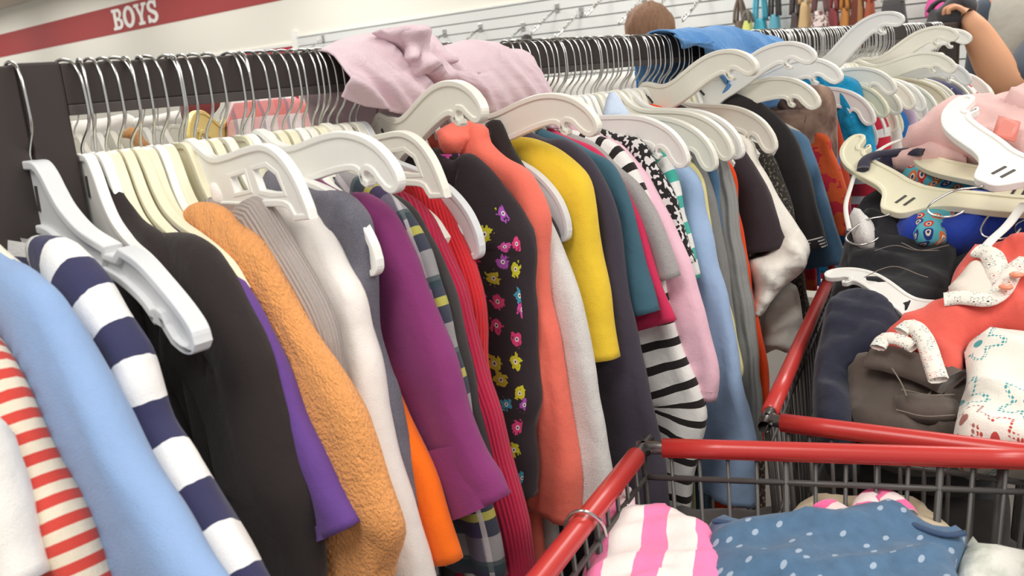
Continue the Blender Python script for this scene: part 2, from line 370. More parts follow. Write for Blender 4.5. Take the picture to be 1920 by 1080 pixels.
def garment(name, label, cat, mat, tip, edge, w=.019, D=.10, sleeve=True, hem=.55, inn=.045, A=.003, pre=True, X=None, bodymat=None, coll=None, bodyw=.8, cuff=None, nudge=0.0, dstart=.03, seed=None, hemflare=.02, colmat=None, group=None):
    if X is None: X = onp(tip, 1, .74)[0]
    X += nudge; seed = seed if seed is not None else int(X*1000)
    E = [onp(p, 0, X)[1:] for p in edge]
    if pre and E[0][0] < .855 : 
        top = max(E[0][1]+.012+(0.87-E[0][0])*.15, 1.37); E = [np.array([.885, min(top, 1.425)])]+E
    tipw = onp(tip, 0, X)[1:]
    E = crom(E, .011)
    # extend to smooth
    r = empty(name, (X, YR, hem), label, cat, group)
    def Df(f): return dstart+(D-dstart)*min(1, f/.28)
    def wf(f): return w*(.55+.45*min(1, f/.2))
    V, F, UV = sweep(E, Df, wf, seed=seed, A=A)
    nm = 'sleeve' if sleeve else 'side_panel'
    Wv = [(X+a, b, c) for a, b, c in V]
    if sleeve is not None:
        near = mesh_obj(nm, Wv, F, mat, r, r.location, UV)
        far = mesh_obj(nm, [(a, 2*YR-b, c) for a, b, c in Wv], [q[::-1] for q in F], mat, r, r.location, UV)
        for o in (near, far):
            md = o.modifiers.new('thick', 'SOLIDIFY'); md.thickness = .0022; md.offset = -1
    if sleeve:
        mr = 23; nrow = len(V)//mr; it = int(np.argmin([np.hypot(*(np.array(e)-tipw)) for e in E])); ends = [it]+([nrow-3] if nrow > it+14 else [])
        sv = []; sf = []
        for ii in ends:
            if 2 < ii < nrow-1:
                v2, f2 = tube_data([Wv[ii*mr+k] for k in range(mr)], .0018, 5, False); o_ = len(sv); sv += [tuple(q) for q in v2]; sf += [tuple(q+o_ for q in ff_) for ff_ in f2]
        if sv: mesh_obj('seam', sv, sf, mat, r, r.location, [(q[1], q[2]) for q in sv])
    # body: horizontal lens slices
    ztop = max(e[1] for e in E)-.006; yt, zt = tipw
    Es = sorted([(e[1], e[0]) for e in E if e[1] >= zt-.005]); 
    n = 40; rows = int((ztop-hem)/.013); V = []; UV = []; F = []; rs = random.Random(seed+5); ph = [rs.uniform(0, 6.28) for _ in range(6)]
    for i in range(rows+1):
        z = ztop-(ztop-hem)*i/rows
        if z > zt: yn = min([e[0] for e in E if e[1] >= z-.002]+[.90])+.012; yn += (inn*min(1, max(0, (ztop-z)/max(.01, ztop-zt))))
        else: yn = yt+inn+.012-hemflare*min(1, (zt-z)/.4)
        hw = YR-yn; wf2 = w*bodyw*min(1, .35+(ztop-z)/.08)
        for k in range(n+1):
            th = 2*math.pi*(k % n)/n+math.pi; c = math.cos(th); sn = math.sin(th)
            y = YR-hw*math.copysign(abs(c)**.75, c); x = wf2*math.copysign(abs(sn)**.6, sn)
            g = min(1, (ztop-z)/.25)
            x += sn*sn*g*(.006*math.sin(y*60+ph[0]+z*3)+.004*math.sin(y*110+ph[1]-z*5)+.004*noise.noise((y*12, z*5, seed)))
            x += sn*sn*g*.004*(1-2.4*abs(noise.noise((y*13+seed, z*5, 4.2))))
            V.append((X+x, y, z)); UV.append((2*hw*k/n*1.1, z))
    m = n+1
    for i in range(rows):
        for k in range(n): F.append((i*m+k, i*m+k+1, (i+1)*m+k+1, (i+1)*m+k))
    bo = mesh_obj('body', V, F, bodymat or mat, r, r.location, UV)
    if cuff is not None:       # ribbed cuff at the end of both sleeves
        k = max(0, len(E)-max(3, int(cuff/.011)))
        V, F, UV = sweep(E[k:], lambda f: D*1.0, lambda f: w*1.12, seed=seed, A=.001)
        V = [(X+a, b-.0015, c) for a, b, c in V]
        mesh_obj('cuff', V, F, colmat or mat, r, r.location, UV)
        mesh_obj('cuff', [(a, 2*YR-b, c) for a, b, c in V], [q[::-1] for q in F], colmat or mat, r, r.location, UV)
    if coll:                   # collar ring about the neck : (height, rx, ry)
        hgt, rx, ry = coll; V = []; F = []; UV = []; zc = ztop-.012; n = 28
        for j, (dz, f) in enumerate([(-.012, 1.12), (0, 1.06), (hgt*.6, 1.0), (hgt, .96), (hgt*.98, .86), (hgt*.4, .85), (-.012, .9)]):
            for k in range(n+1):
                th = 2*math.pi*(k % n)/n; lift = .012*math.sin(th)*0+.012*abs(math.cos(th))
                V.append((X+rx*f*math.sin(th)*(1+.1*math.sin(3*th+seed)), YR-ry*f*math.cos(th), zc+dz-.03*(1-abs(math.sin(th)))*0-lift)); UV.append((ry*4*k/n, dz+j*.004))
        m = n+1
        for j in range(6):
            for k in range(n): F.append((j*m+k, j*m+k+1, (j+1)*m+k+1, (j+1)*m+k))
        mesh_obj('collar', V, F, colmat or mat, r, r.location, UV)
    return r
# --- fabric library
def monsters(t, uv):
    # scattered bright blobs, each with a pale eye
    v = t.vor(uv, 30, .6); d = v.outputs['Distance']; n = t.noise(uv, 120, 2)
    rad = t.math('ADD', .20, t.math('MULTIPLY', t.math('SUBTRACT', t.noise(uv, 170, 1), .35), .6)); blob = t.math('LESS_THAN', d, rad)
    hue = t.sep(v.outputs['Color'])[0]
    cr = t.node('ShaderNodeValToRGB'); cr.color_ramp.interpolation = 'CONSTANT'; t.l.new(hue, cr.inputs[0]); e = cr.color_ramp.elements
    e[0].position = 0; e[0].color = lin((205, 205, 50)); e[1].position = .3; e[1].color = lin((225, 70, 130))
    for p, c in ((.5, (175, 90, 190)), (.72, (70, 160, 185)), (.85, (215, 85, 165))):
        q = e.new(p); q.color = lin(c)
    eye = t.math('LESS_THAN', d, .10); pup = t.math('LESS_THAN', d, .045)
    u, vv = t.sep(uv)
    on = t.math('LESS_THAN', u, .15)
    blob = t.math('MULTIPLY', t.math('MULTIPLY', blob, on), t.math('GREATER_THAN', vv, .155))
    c = t.mix(blob, lin((50, 42, 47)), cr.outputs[0]); c = t.mix(t.math('MULTIPLY', eye, blob), c, lin((240, 238, 235))); return t.mix(t.math('MULTIPLY', pup, blob), c, lin((40, 36, 40)))
def plaid(t, uv):
    u, v = t.sep(uv); a = lin((62, 66, 80)); c = t.mix(t.band(v, .085, .42), a, lin((150, 148, 150)))
    c = t.mix(t.math('MULTIPLY', t.band(u, .07, .4), .6), c, lin((70, 50, 95)))
    c = t.mix(t.math('MULTIPLY', t.band(v, .085, .12, .03), .85), c, lin((190, 185, 90)))
    c = t.mix(t.math('MULTIPLY', t.band(u, .07, .12, .04), .75), c, lin((205, 200, 205)))
    return t.mix(t.math('MULTIPLY', t.band(v, .085, .16, .055), .8), c, lin((50, 70, 75)))
def redplaid(t, uv):
    u, v = t.sep(uv); c = t.mix(t.math('MULTIPLY', t.band(v, .06, .5), .7), lin((240, 228, 228)), lin((222, 90, 85)))
    c = t.mix(t.math('MULTIPLY', t.band(u, .05, .4), .45), c, lin((225, 110, 100))); return t.mix(t.math('MULTIPLY', t.band(u, .05, .12, .03), .6), c, lin((120, 120, 140)))
def heather(c1, c2, sc=700):
    return lambda t, uv: t.mix(t.math('GREATER_THAN', t.noise(uv, sc, 2, .7), .56), lin(c1), lin(c2))
def blotch(c1, c2, sc, thr=.5, soft=False, det=3):
    def f(t, uv):
        n = t.noise(uv, sc, det, .6)
        if soft:
            r = t.node('ShaderNodeMapRange'); t.l.new(n, r.inputs[0]); r.inputs[1].default_value = thr-.15; r.inputs[2].default_value = thr+.15; n = r.outputs[0]
        else: n = t.math('GREATER_THAN', n, thr)
        return t.mix(n, lin(c1), lin(c2))
    return f
def denimp(c1, c2): return lambda t, uv: t.mix(t.math('ADD', t.math('MULTIPLY', t.noise(uv, 22, 3), .6), t.math('MULTIPLY', t.noise(uv, 420, 2, .8), .55)), lin(c1), lin(c2))
def owls(t, uv):
    v = t.vor(uv, 48, .35); d = v.outputs['Distance']; hue = t.sep(v.outputs['Color'])[0]
    cr = t.node('ShaderNodeValToRGB'); cr.color_ramp.interpolation = 'CONSTANT'; t.l.new(hue, cr.inputs[0]); e = cr.color_ramp.elements
    e[0].position = 0; e[0].color = lin((205, 60, 55)); e[1].position = .35; e[1].color = lin((40, 60, 130)); q = e.new(.65); q.color = lin((215, 110, 60))
    c = t.mix(t.math('LESS_THAN', d, .36), lin((88, 175, 190)), cr.outputs[0]); c = t.mix(t.math('LESS_THAN', d, .2), c, lin((225, 215, 190))); return t.mix(t.math('LESS_THAN', d, .11), c, lin((60, 60, 110)))
def flowers(bgc, sc=16, cols=((190, 75, 70), (80, 160, 165), (165, 110, 100))):
    def f(t, uv):
        v = t.vor(uv, sc, .6); d = v.outputs['Distance']; hue = t.sep(v.outputs['Color'])[0]
        cr = t.node('ShaderNodeValToRGB'); cr.color_ramp.interpolation = 'CONSTANT'; t.l.new(hue, cr.inputs[0]); e = cr.color_ramp.elements
        e[0].position = 0; e[0].color = lin(cols[0]); e[1].position = .4; e[1].color = lin(cols[1]); q = e.new(.7); q.color = lin(cols[2])
        # petals from angle about the cell centre
        sub = t.node('ShaderNodeVectorMath', operation='SUBTRACT'); mul = t.node('ShaderNodeVectorMath', operation='SCALE'); t.l.new(uv, mul.inputs[0]); mul.inputs[3].default_value = sc
        pos = t.node('ShaderNodeVectorMath', operation='SCALE'); t.l.new(v.outputs['Position'], pos.inputs[0]); pos.inputs[3].default_value = sc
        t.l.new(uv, sub.inputs[0]); t.l.new(v.outputs['Position'], sub.inputs[1]); x, y = t.sep(sub.outputs[0])
        an = t.math('ARCTAN2', y, x); pet = t.math('MULTIPLY_ADD', t.math('COSINE', t.math('MULTIPLY', an, 5)), .1, .30)
        edge = t.math('LESS_THAN', t.math('ABSOLUTE', t.math('SUBTRACT', d, pet)), .045)
        dots = t.math('LESS_THAN', t.vor(uv, sc*17, .1).outputs['Distance'], .38)
        c = t.mix(t.math('MULTIPLY', edge, dots), lin(bgc), cr.outputs[0]); return t.mix(t.math('LESS_THAN', d, .07), c, cr.outputs[0])
    return f
def dashes(bgc, fg, sc=30):
    def f(t, uv):
        mp = t.node('ShaderNodeMapping'); t.l.new(uv, mp.inputs[0]); mp.inputs['Rotation'].default_value = (0, 0, .5); mp.inputs['Scale'].default_value = (1, 1.9, 1)
        v = t.vor(mp.outputs[0], sc, .8); return t.mix(t.math('MULTIPLY', t.math('MULTIPLY', t.math('LESS_THAN', v.outputs['Distance'], .15), t.math('GREATER_THAN', t.sep(v.outputs['Color'])[0], .35)), .6), t.mix(t.noise(uv, 60, 3), lin(bgc), lin([x*.75 for x in bgc])), lin(fg))
    return f
F = {
 'whitelong': fab('white_jersey', (240, 236, 230)), 'redstripe': fab('red_cream_stripe', (200, 70, 60), stripes((226, 212, 190), (205, 72, 62), .0175, .5)),
 'lightblue': fab('light_blue_jersey', (140, 168, 210)), 'cream': fab('cream_jersey', (228, 224, 210)),
 'navywhite': fab('navy_white_bands', (60, 60, 90), stripes((58, 58, 90), (242, 240, 238), .078, .5, 1, .022, .022)),
 'black': fab('black_jersey', (46, 39, 39)), 'purple': fab('purple_jersey', (104, 70, 142)), 'peach': fab('peach_towelling', (238, 164, 98), None, 240, 1.6, .4),
 'greyrib': ribbed('grey_rib_knit', (172, 160, 154), .006), 'whitehood': fab('white_fleece', (244, 238, 232)),
 'denimvest': fab('grey_denim', (100, 98, 112), denimp((150, 148, 160), (52, 50, 62)), vary=.3), 'orange': fab('orange_jersey', (255, 118, 30)),
 'magenta': fab('plum_jersey', (132, 54, 110)), 'plaid': fab('purple_grey_plaid', (90, 90, 100), plaid), 'charcoal': fab('charcoal_jersey', (62, 58, 58)),
 'crimson': ribbed('crimson_rib', (180, 32, 68), .007, .002), 'red': ribbed('red_rib', (214, 42, 52), .007, .002), 'monster': fab('black_with_bright_creatures', (50, 42, 47), monsters, vary=.04),
 'coral': fab('coral_jersey', (240, 118, 100)), 'heather': fab('pale_heather', (215, 212, 208), heather((224, 221, 217), (188, 185, 182))), 'yellow': fab('yellow_jersey', (236, 200, 58)),
 'navy': fab('dark_slate_navy', (66, 60, 72)), 'teal': fab('teal_jersey', (66, 102, 118)), 'greytee': fab('heather_grey', (165, 160, 160), heather((172, 167, 166), (140, 136, 136))),
 'hotpink': fab('hot_pink', (206, 50, 90)), 'pink': fab('baby_pink', (240, 194, 210)), 'bw': fab('black_white_print', (40, 38, 40), blotch((42, 40, 42), (225, 222, 220), 85, .53, det=1)),
 'stripebw': fab('white_black_stripe', (235, 232, 228), stripes((238, 236, 232), (42, 38, 38), .034, .36)), 'tealstripe': fab('white_teal_stripe', (240, 240, 236), stripes((240, 240, 236), (75, 180, 165), .042, .45)),
 'lightblueshirt': fab('pale_blue_cotton', (164, 190, 226)), 'paleyellow': fab('pale_yellow', (232, 222, 160)), 'greycardi': ribbed('grey_cardigan', (136, 136, 134), .004, .0008), 'cable': ribbed('grey_cable_knit', (152, 152, 150), .022, .005),
 'plumtee': fab('dark_plum', (58, 48, 53)), 'satin': fab('ivory_satin', (240, 234, 224), None, 300, .3, .9, .5), 'lace': fab('dark_lace', (70, 66, 62), blotch((58, 54, 50), (128, 122, 112), 160, .58)),
 'polo': fab('black_pique', (44, 41, 42)), 'denim': fab('blue_denim', (88, 124, 156), denimp((104, 142, 174), (66, 98, 130))), 'browndye': fab('brown_tie_dye', (130, 100, 90), blotch((96, 72, 66), (182, 152, 134), 13, .5, True)),
 'turq': fab('turquoise_crinkle', (30, 146, 192), None, 45, 1.0, 1.2), 'brownlace': fab('brown_lace', (110, 95, 85), blotch((96, 80, 72), (190, 180, 165), 120, .56)), 'orangered': fab('orange_red', (250, 80, 32)),
 'lilac': fab('lilac', (214, 190, 214)), 'green': fab('green', (40, 160, 120)), 'mauve': fab('mauve', (120, 78, 100)), 'navyprint': fab('navy_print', (66, 66, 96), blotch((66, 66, 96), (215, 215, 225), 45, .68)), 'redwhite': fab('red_white_stripe', (205, 48, 70), stripes((235, 228, 226), (205, 48, 70), .05, .6)),
 'royal': fab('royal_blue', (48, 120, 190)), 'redrust': fab('rust_red', (200, 72, 45)), 'redplaid': fab('red_white_plaid', (230, 180, 175), redplaid),
}
G = []; LAST = [None]
def g(key, name, label, cat, tip, edge, **k):
    o = garment(name, label, cat, F[key] if isinstance(key, str) else key, tip, edge, **k); LAST[0] = o; G.append(o.location.x); return o
# nearest, left of the post
g('whitelong', 'long_sleeved_top', 'plain white top at the very left edge, nearest the camera', 'top', (0, 900), [(-75, 760), (-40, 820), (0, 940), (25, 1020), (50, 1090)], w=.022, A=.002, X=.18)
g('redstripe', 'striped_top', 'red and cream thin striped top at the lower left corner', 'top', (0, 700), [(-60, 610), (0, 700), (40, 790), (80, 890), (120, 985), (155, 1080), (185, 1160)], w=.022)
g('lightblue', 'long_sleeved_top', 'light blue plain top hanging left of the navy and white banded one', 'top', (85, 560), [(0, 490), (40, 512), (85, 550), (120, 610), (160, 690), (210, 780), (260, 880), (310, 960), (355, 1030), (400, 1090), (450, 1170)], w=.021, D=.12)
g('cream', 'sleeveless_top', 'thin cream top squeezed between the light blue and the navy banded tops', 'top', (110, 580), [(0, 470), (30, 497), (75, 535), (110, 575), (150, 645), (185, 710), (220, 790), (250, 860)], w=.008, A=.001)
g('navywhite', 'banded_top', 'top with wide navy and white bands left of the big black one', 'top', (215, 590), [(70, 445), (110, 450), (135, 472), (175, 520), (218, 590), (255, 650), (282, 720), (303, 790), (340, 850), (380, 930), (420, 1000), (465, 1080), (500, 1150)], w=.020, D=.085, A=.002)
g('black', 'strappy_top', 'black strappy top hung over a cream hanger next to the post', 'top', (295, 445), [(190, 322), (200, 330), (218, 355), (252, 410), (295, 446), (330, 500), (375, 600), (400, 720), (430, 900), (445, 1100)], w=.012, sleeve=False, X=.405, D=.05, hem=.8)
g('black', 'long_sleeved_top', 'big plain black top beside the purple short sleeved one', 'top', (440, 560), [(290, 438), (345, 445), (385, 480), (422, 530), (462, 600), (492, 670), (522, 760), (552, 850), (577, 930), (587, 1030), (590, 1110)], w=.030, D=.16, A=.004)
g('purple', 'tee_shirt', 'purple short sleeved tee between the black top and the peach towelling one', 'tee shirt', (475, 570), [(365, 455), (400, 470), (440, 520), (475, 570), (500, 620), (530, 690), (560, 760), (600, 850), (640, 940), (660, 985)], w=.014, D=.095, A=.002, bodymat=F['purple'], cuff=.03)
g('peach', 'towelling_top', 'peach orange rough towelling top near the left', 'top', (520, 520), [(350, 402), (370, 383), (405, 390), (440, 420), (480, 455), (520, 520), (555, 580), (590, 640), (625, 690), (660, 750), (697, 830), (722, 910), (747, 990), (744, 1025), (732, 1060), (722, 1110), (712, 1170)], w=.022, D=.19, A=.003)
g('greyrib', 'knit_jumper', 'sparkly grey rib knit jumper behind the peach towelling top', 'jumper', (560, 500), [(432, 400), (475, 373), (497, 395), (530, 450), (562, 500), (602, 570), (625, 640), (640, 720)], w=.018, D=.09, A=.002)
g('whitehood', 'hooded_top', 'white fleece hooded top left of the grey denim vest', 'hoodie', (640, 500), [(480, 372), (510, 376), (560, 390), (602, 430), (642, 500), (667, 550), (682, 620), (702, 690), (717, 780), (742, 880), (772, 980), (797, 1080), (815, 1150)], w=.024, D=.10, A=.003, coll=(.02, .03, .07))
WHOOD = LAST[0]
g('orange', 'tee_shirt', 'bright orange top whose hem shows below the denim vest', 'top', (700, 680), [(610, 470), (640, 540), (670, 610), (702, 680), (732, 720), (767, 800), (802, 890), (837, 980), (860, 1050)], w=.016, D=.09, A=.002, X=.590, pre=False)
g('denimvest', 'denim_vest', 'grey washed denim vest with a white hanger arm poking out', 'vest', (672, 405), [(585, 358), (640, 363), (674, 402), (686, 450), (694, 520), (698, 620), (718, 690), (738, 740), (760, 850), (780, 950)], w=.016, sleeve=False, D=.06, X=.575)
g('magenta', 'long_sleeved_top', 'plum purple top with a wide stitched sleeve end in the middle left', 'top', (745, 430), [(640, 365), (675, 362), (717, 390), (747, 430), (772, 480), (792, 540), (817, 610), (842, 670), (872, 760), (902, 850), (927, 890), (947, 930)], w=.022, D=.15, A=.003, cuff=.10)
g('plaid', 'plaid_shirt', 'purple and grey plaid shirt right of the plum top', 'shirt', (795, 460), [(640, 322), (680, 338), (722, 362), (762, 400), (797, 460), (817, 520), (837, 580), (850, 640), (865, 700), (885, 800), (905, 900), (930, 1000), (945, 1080)], w=.014, D=.10, hem=.85)
g('charcoal', 'sleeveless_top', 'charcoal top showing as a dark sliver right of the plaid shirt', 'top', (830, 500), [(760, 380), (800, 440), (830, 500), (855, 570), (880, 680), (900, 780), (930, 900)], w=.010, X=.685, D=.08)
g('crimson', 'ribbed_jumper', 'crimson ribbed jumper with a long sleeve hanging to the picture bottom', 'jumper', (845, 500), [(722, 350), (772, 378), (812, 428), (847, 500), (872, 570), (897, 680), (927, 770), (952, 870), (987, 990), (1002, 1090)], w=.020, D=.085, A=.002)
g('red', 'ribbed_jumper', 'bright red ribbed jumper just behind the crimson one', 'jumper', (885, 500), [(745, 335), (790, 343), (832, 390), (862, 440), (887, 500), (902, 560), (907, 620), (912, 700), (930, 800), (945, 880)], w=.016, D=.09, A=.002)
g('whitelong', 'tank_top', 'white top glimpsed low behind the plaid shirt hem', 'top', (900, 600), [(790, 450), (815, 560), (845, 700), (875, 830), (905, 930), (935, 1010), (955, 1085)], w=.008, X=.717, D=.05, hem=.75, pre=False, sleeve=False, bodyw=.3)
g('monster', 'printed_top', 'black top covered in small bright one eyed creatures', 'top', (975, 410), [(855, 302), (875, 290), (902, 310), (942, 360), (977, 410), (996, 450), (1000, 560), (998, 650), (1002, 700), (1008, 750), (1000, 800), (1002, 860), (1000, 930)], w=.024, D=.13, A=.003)
g('coral', 'hooded_top', 'coral hoodie with a turned collar in the middle of the rail', 'hoodie', (1005, 360), [(900, 235), (912, 268), (942, 298), (982, 320), (1007, 360), (1022, 410), (1022, 480), (1027, 560), (1042, 640), (1057, 720), (1067, 800), (1077, 900), (1080, 980)], w=.022, D=.085, A=.004)
CORAL = LAST[0]
g('heather', 'long_sleeved_top', 'pale heather grey top between the coral hoodie and the yellow tee', 'top', (1045, 460), [(985, 340), (1020, 398), (1047, 460), (1072, 520), (1092, 590), (1107, 670), (1122, 760), (1132, 830), (1142, 900), (1148, 980)], w=.017, D=.10)
g('black', 'strappy_top', 'narrow black strap top left of the yellow tee', 'top', (985, 330), [(915, 232), (935, 228), (955, 275), (988, 330), (1010, 380), (1040, 430), (1050, 480)], w=.010, sleeve=False, D=.035, X=.915, pre=False)
g('yellow', 'tee_shirt', 'sunny yellow short sleeved tee in the middle of the rail', 'tee shirt', (1090, 330), [(955, 258), (1000, 264), (1052, 290), (1092, 330), (1109, 380), (1117, 450), (1132, 530), (1147, 620), (1155, 672)], w=.022, D=.085, hem=.9, A=.002)
g('navy', 'long_sleeved_top', 'dark slate navy long top right of the yellow tee', 'top', (1130, 350), [(1020, 262), (1060, 264), (1102, 300), (1132, 350), (1152, 400), (1162, 440), (1172, 530), (1187, 620), (1207, 710), (1227, 790), (1242, 870), (1252, 980)], w=.022, D=.14, A=.004)
g('teal', 'tee_shirt', 'dusky teal short sleeved tee next to the slate navy top', 'tee shirt', (1165, 350), [(1065, 264), (1110, 288), (1142, 310), (1167, 350), (1187, 400), (1197, 450), (1207, 500), (1232, 582)], w=.015, D=.085, hem=.95, cuff=.02)
g('hotpink', 'tee_shirt', 'hot pink tee whose sleeve end shows under the grey tee', 'tee shirt', (1200, 430), [(1060, 258), (1120, 285), (1170, 350), (1202, 430), (1225, 500), (1248, 560), (1263, 602)], w=.012, D=.09, hem=.95, X=1.078)
g('greytee', 'tee_shirt', 'heather grey short sleeved tee left of the baby pink top', 'tee shirt', (1195, 350), [(1105, 268), (1165, 318), (1197, 350), (1227, 400), (1252, 460), (1272, 518)], w=.014, D=.075, hem=.95)
g('pink', 'long_sleeved_top', 'baby pink long sleeved top right of the grey tee', 'top', (1225, 360), [(1110, 250), (1160, 272), (1202, 320), (1227, 360), (1262, 430), (1292, 500), (1312, 570), (1332, 650), (1344, 710), (1341, 752)], w=.017, D=.075, hem=.95, A=.002, coll=(.02, .02, .06), cuff=.035)
g('stripebw', 'striped_top', 'white top with black stripes hanging low behind the pink sleeve', 'top', (1250, 450), [(1150, 270), (1205, 350), (1240, 500), (1262, 600), (1287, 680), (1318, 760), (1316, 820), (1300, 890), (1290, 960)], w=.018, D=.13, X=1.117, A=.004)
g('bw', 'printed_top', 'black and white scribble print top right of the pink one', 'top', (1260, 360), [(1150, 252), (1200, 265), (1232, 310), (1262, 360), (1277, 420), (1302, 492)], w=.012, D=.07, hem=.95, X=1.165)
g('tealstripe', 'striped_top', 'white top with teal stripes beside the scribble print', 'top', (1250, 300), [(1165, 250), (1215, 268), (1252, 300), (1272, 350), (1283, 400), (1295, 440), (1310, 520)], w=.014, D=.07, hem=.95, X=1.195)
g('lightblueshirt', 'cotton_shirt', 'pale blue cotton shirt with long sleeve falling to the cart rim', 'shirt', (1300, 330), [(1240, 288), (1302, 330), (1322, 400), (1342, 480), (1362, 570), (1387, 700), (1402, 770), (1417, 850), (1412, 950)], w=.020, D=.10, A=.004)
g('paleyellow', 'long_sleeved_top', 'pale yellow top showing as a thin strip beside the pale blue shirt', 'top', (1320, 350), [(1255, 280), (1310, 330), (1330, 420), (1345, 500), (1378, 620), (1393, 690), (1386, 718)], w=.009, D=.06, X=1.275)
g('denim', 'denim_shirt', 'blue denim shirt tucked between two grey knits', 'shirt', (1340, 310), [(1290, 270), (1330, 300), (1346, 330), (1350, 400), (1352, 450)], w=.008, D=.06, X=1.315)
g('greycardi', 'cardigan', 'plain mid grey cardigan left of the cable knit', 'cardigan', (1310, 300), [(1270, 254), (1312, 300), (1337, 370), (1352, 440), (1368, 540), (1378, 640), (1390, 760)], w=.014, D=.08, X=1.295)
g('cable', 'cable_knit_cardigan', 'grey cable knit cardigan reaching down behind the red cart corner', 'cardigan', (1355, 300), [(1330, 288), (1357, 300), (1377, 370), (1387, 430), (1397, 500), (1412, 600), (1422, 700), (1427, 840)], w=.016, D=.085)
g('orangered', 'long_sleeved_top', 'vivid orange red top seen as a strip beside the cable knit', 'top', (1400, 420), [(1360, 300), (1385, 400), (1402, 500), (1410, 560), (1432, 660), (1440, 720), (1434, 780), (1425, 830)], w=.010, D=.07, X=1.40)
ORANGE = LAST[0]
g('plumtee', 'tee_shirt', 'dark plum short sleeved tee left of the ivory satin blouse', 'tee shirt', (1410, 310), [(1360, 288), (1390, 281), (1412, 310), (1442, 370), (1466, 430), (1474, 462)], w=.026, D=.10, hem=.8, A=.002)
g('satin', 'satin_blouse', 'ivory satin blouse with a gathered sleeve', 'blouse', (1420, 310), [(1395, 254), (1422, 310), (1457, 370), (1492, 420), (1515, 462), (1512, 490)], w=.016, D=.06, A=.006, hem=.6)
SATIN = LAST[0]
g('lace', 'lace_top', 'dark lace sleeved top behind the ivory blouse', 'top', (1460, 330), [(1430, 278), (1462, 330), (1487, 400), (1492, 450), (1505, 520), (1520, 600)], w=.014, D=.07, bodymat=F['brownlace'])
g('polo', 'polo_shirt', 'black polo with white tipped sleeve left of the blue denim jacket', 'polo shirt', (1480, 250), [(1330, 190), (1370, 174), (1432, 200), (1482, 250), (1512, 320), (1532, 400), (1547, 462)], w=.022, D=.10, hem=1.0, cuff=.012, colmat=fab('black_white_tipping', (44, 41, 42), stripes((44, 41, 42), (225, 222, 220), .006, .4)))
g('denim', 'denim_jacket', 'blue denim jacket sleeve right of the black polo', 'jacket', (1520, 290), [(1495, 248), (1522, 290), (1547, 370), (1572, 450), (1582, 492)], w=.020, D=.10, hem=1.0)
g('browndye', 'tie_dye_top', 'brown tie dyed top left of the turquoise one', 'top', (1560, 180), [(1455, 175), (1530, 160), (1562, 180), (1564, 260), (1570, 340), (1580, 430)], w=.030, D=.14, hem=1.0)
g(fab('red_blotch_print', (190, 50, 60), blotch((196, 44, 62), (214, 92, 50), 16, .5)), 'printed_top', 'red and orange blotched print top just right of the blue denim jacket', 'top', (1572, 320), [(1540, 250), (1560, 285), (1575, 325), (1590, 380), (1594, 440)], w=.012, X=1.79, D=.08, hem=1.0)
g('royal', 'long_sleeved_top', 'royal blue top low beside the denim jacket', 'top', (1580, 350), [(1552, 270), (1575, 320), (1590, 380), (1602, 430), (1604, 455)], w=.010, X=1.83, D=.07, hem=1.0)
g('redrust', 'long_sleeved_top', 'rust red top between the tie dyed and turquoise ones', 'top', (1570, 240), [(1545, 180), (1572, 230), (1585, 300), (1595, 380), (1600, 460)], w=.010, X=1.875, D=.08, hem=1.0)
g('turq', 'crinkled_top', 'bright turquoise crinkled top at the far right of the rail', 'top', (1615, 190), [(1535, 140), (1598, 148), (1617, 190), (1637, 260), (1643, 300)], w=.030, D=.13, A=.006, hem=1.0)
far = [('redwhite', 'striped_top', 'red and white striped top right of the turquoise one', 2.10, .03), ('whitelong', 'long_sleeved_top', 'white top right of the red striped one', 2.18, .014), ('lilac', 'long_sleeved_top', 'lilac top among the far hangers', 2.30, .012), ('green', 'long_sleeved_top', 'green top among the far hangers', 2.36, .014), ('mauve', 'long_sleeved_top', 'mauve top under white hangers at the far end', 2.46, .02),
       ('black', 'long_sleeved_top', 'black top at the far end right of the mauve one', 2.53, .012), ('heather', 'long_sleeved_top', 'pale grey top at the far end of the rail', 2.60, .014), ('navyprint', 'printed_top', 'navy printed top with a red and white trim at the far end', 2.74, .03), ('redwhite', 'striped_top', 'red and white top last but one on the rail', 2.86, .014), ('cream', 'long_sleeved_top', 'cream top last on the far end of the rail', 3.0, .03), ('royal', 'long_sleeved_top', 'royal blue top just right of the striped red one', 2.24, .012)]
for key, nm, lb, X, ww in far:
    e = [proj((X, y, z)) for y, z in ((.88, 1.40), (.82, 1.385), (.765, 1.36), (.735, 1.32), (.725, 1.25), (.715, 1.15), (.71, 1.05))]
    g(key, nm, lb, 'top', e[3], e, X=X, w=ww, D=.10, hem=.95)
# trim stripe on the navy one is its own part
# ------------------------------------------------------------------ hangers on the rail
near_necks = [158, 183, 203, 227, 250, 267, 292, 306, 340, 368, 390, 416, 455, 492, 512, 533, 552, 570, 588, 604]
c = [0]
def lab_of(region): return region
for i, px in enumerate(near_necks):
    X = onp((px, 300-(px-158)*.13), 1, .935)[0]
    hanger(X, 'cream white plastic hanger among the closely packed ones between the post and the lavender cloth', random.uniform(-.05, .05), random.uniform(-.05, .05), 'C', (1 if random.random() < .55 else random.choice([0, 2, 3])), group='hangers between post and lavender cloth', slots=(i == 0))
for X in [x for x in G if .69 < x < 1.05]:
    hanger(X-.002, 'white plastic hanger under the lavender cloth', random.uniform(-.04, .04), random.uniform(-.04, .04), 'C', random.choice([0, 2]), group='hangers under the lavender cloth', slots=False)
mid = [972, 986, 995, 1008, 1022, 1034, 1047, 1058, 1072, 1084, 1096, 1108, 1122, 1134, 1150, 1161, 1176, 1187, 1199, 1212, 1224, 1235, 1247, 1258, 1268, 1278, 1288, 1298, 1308]
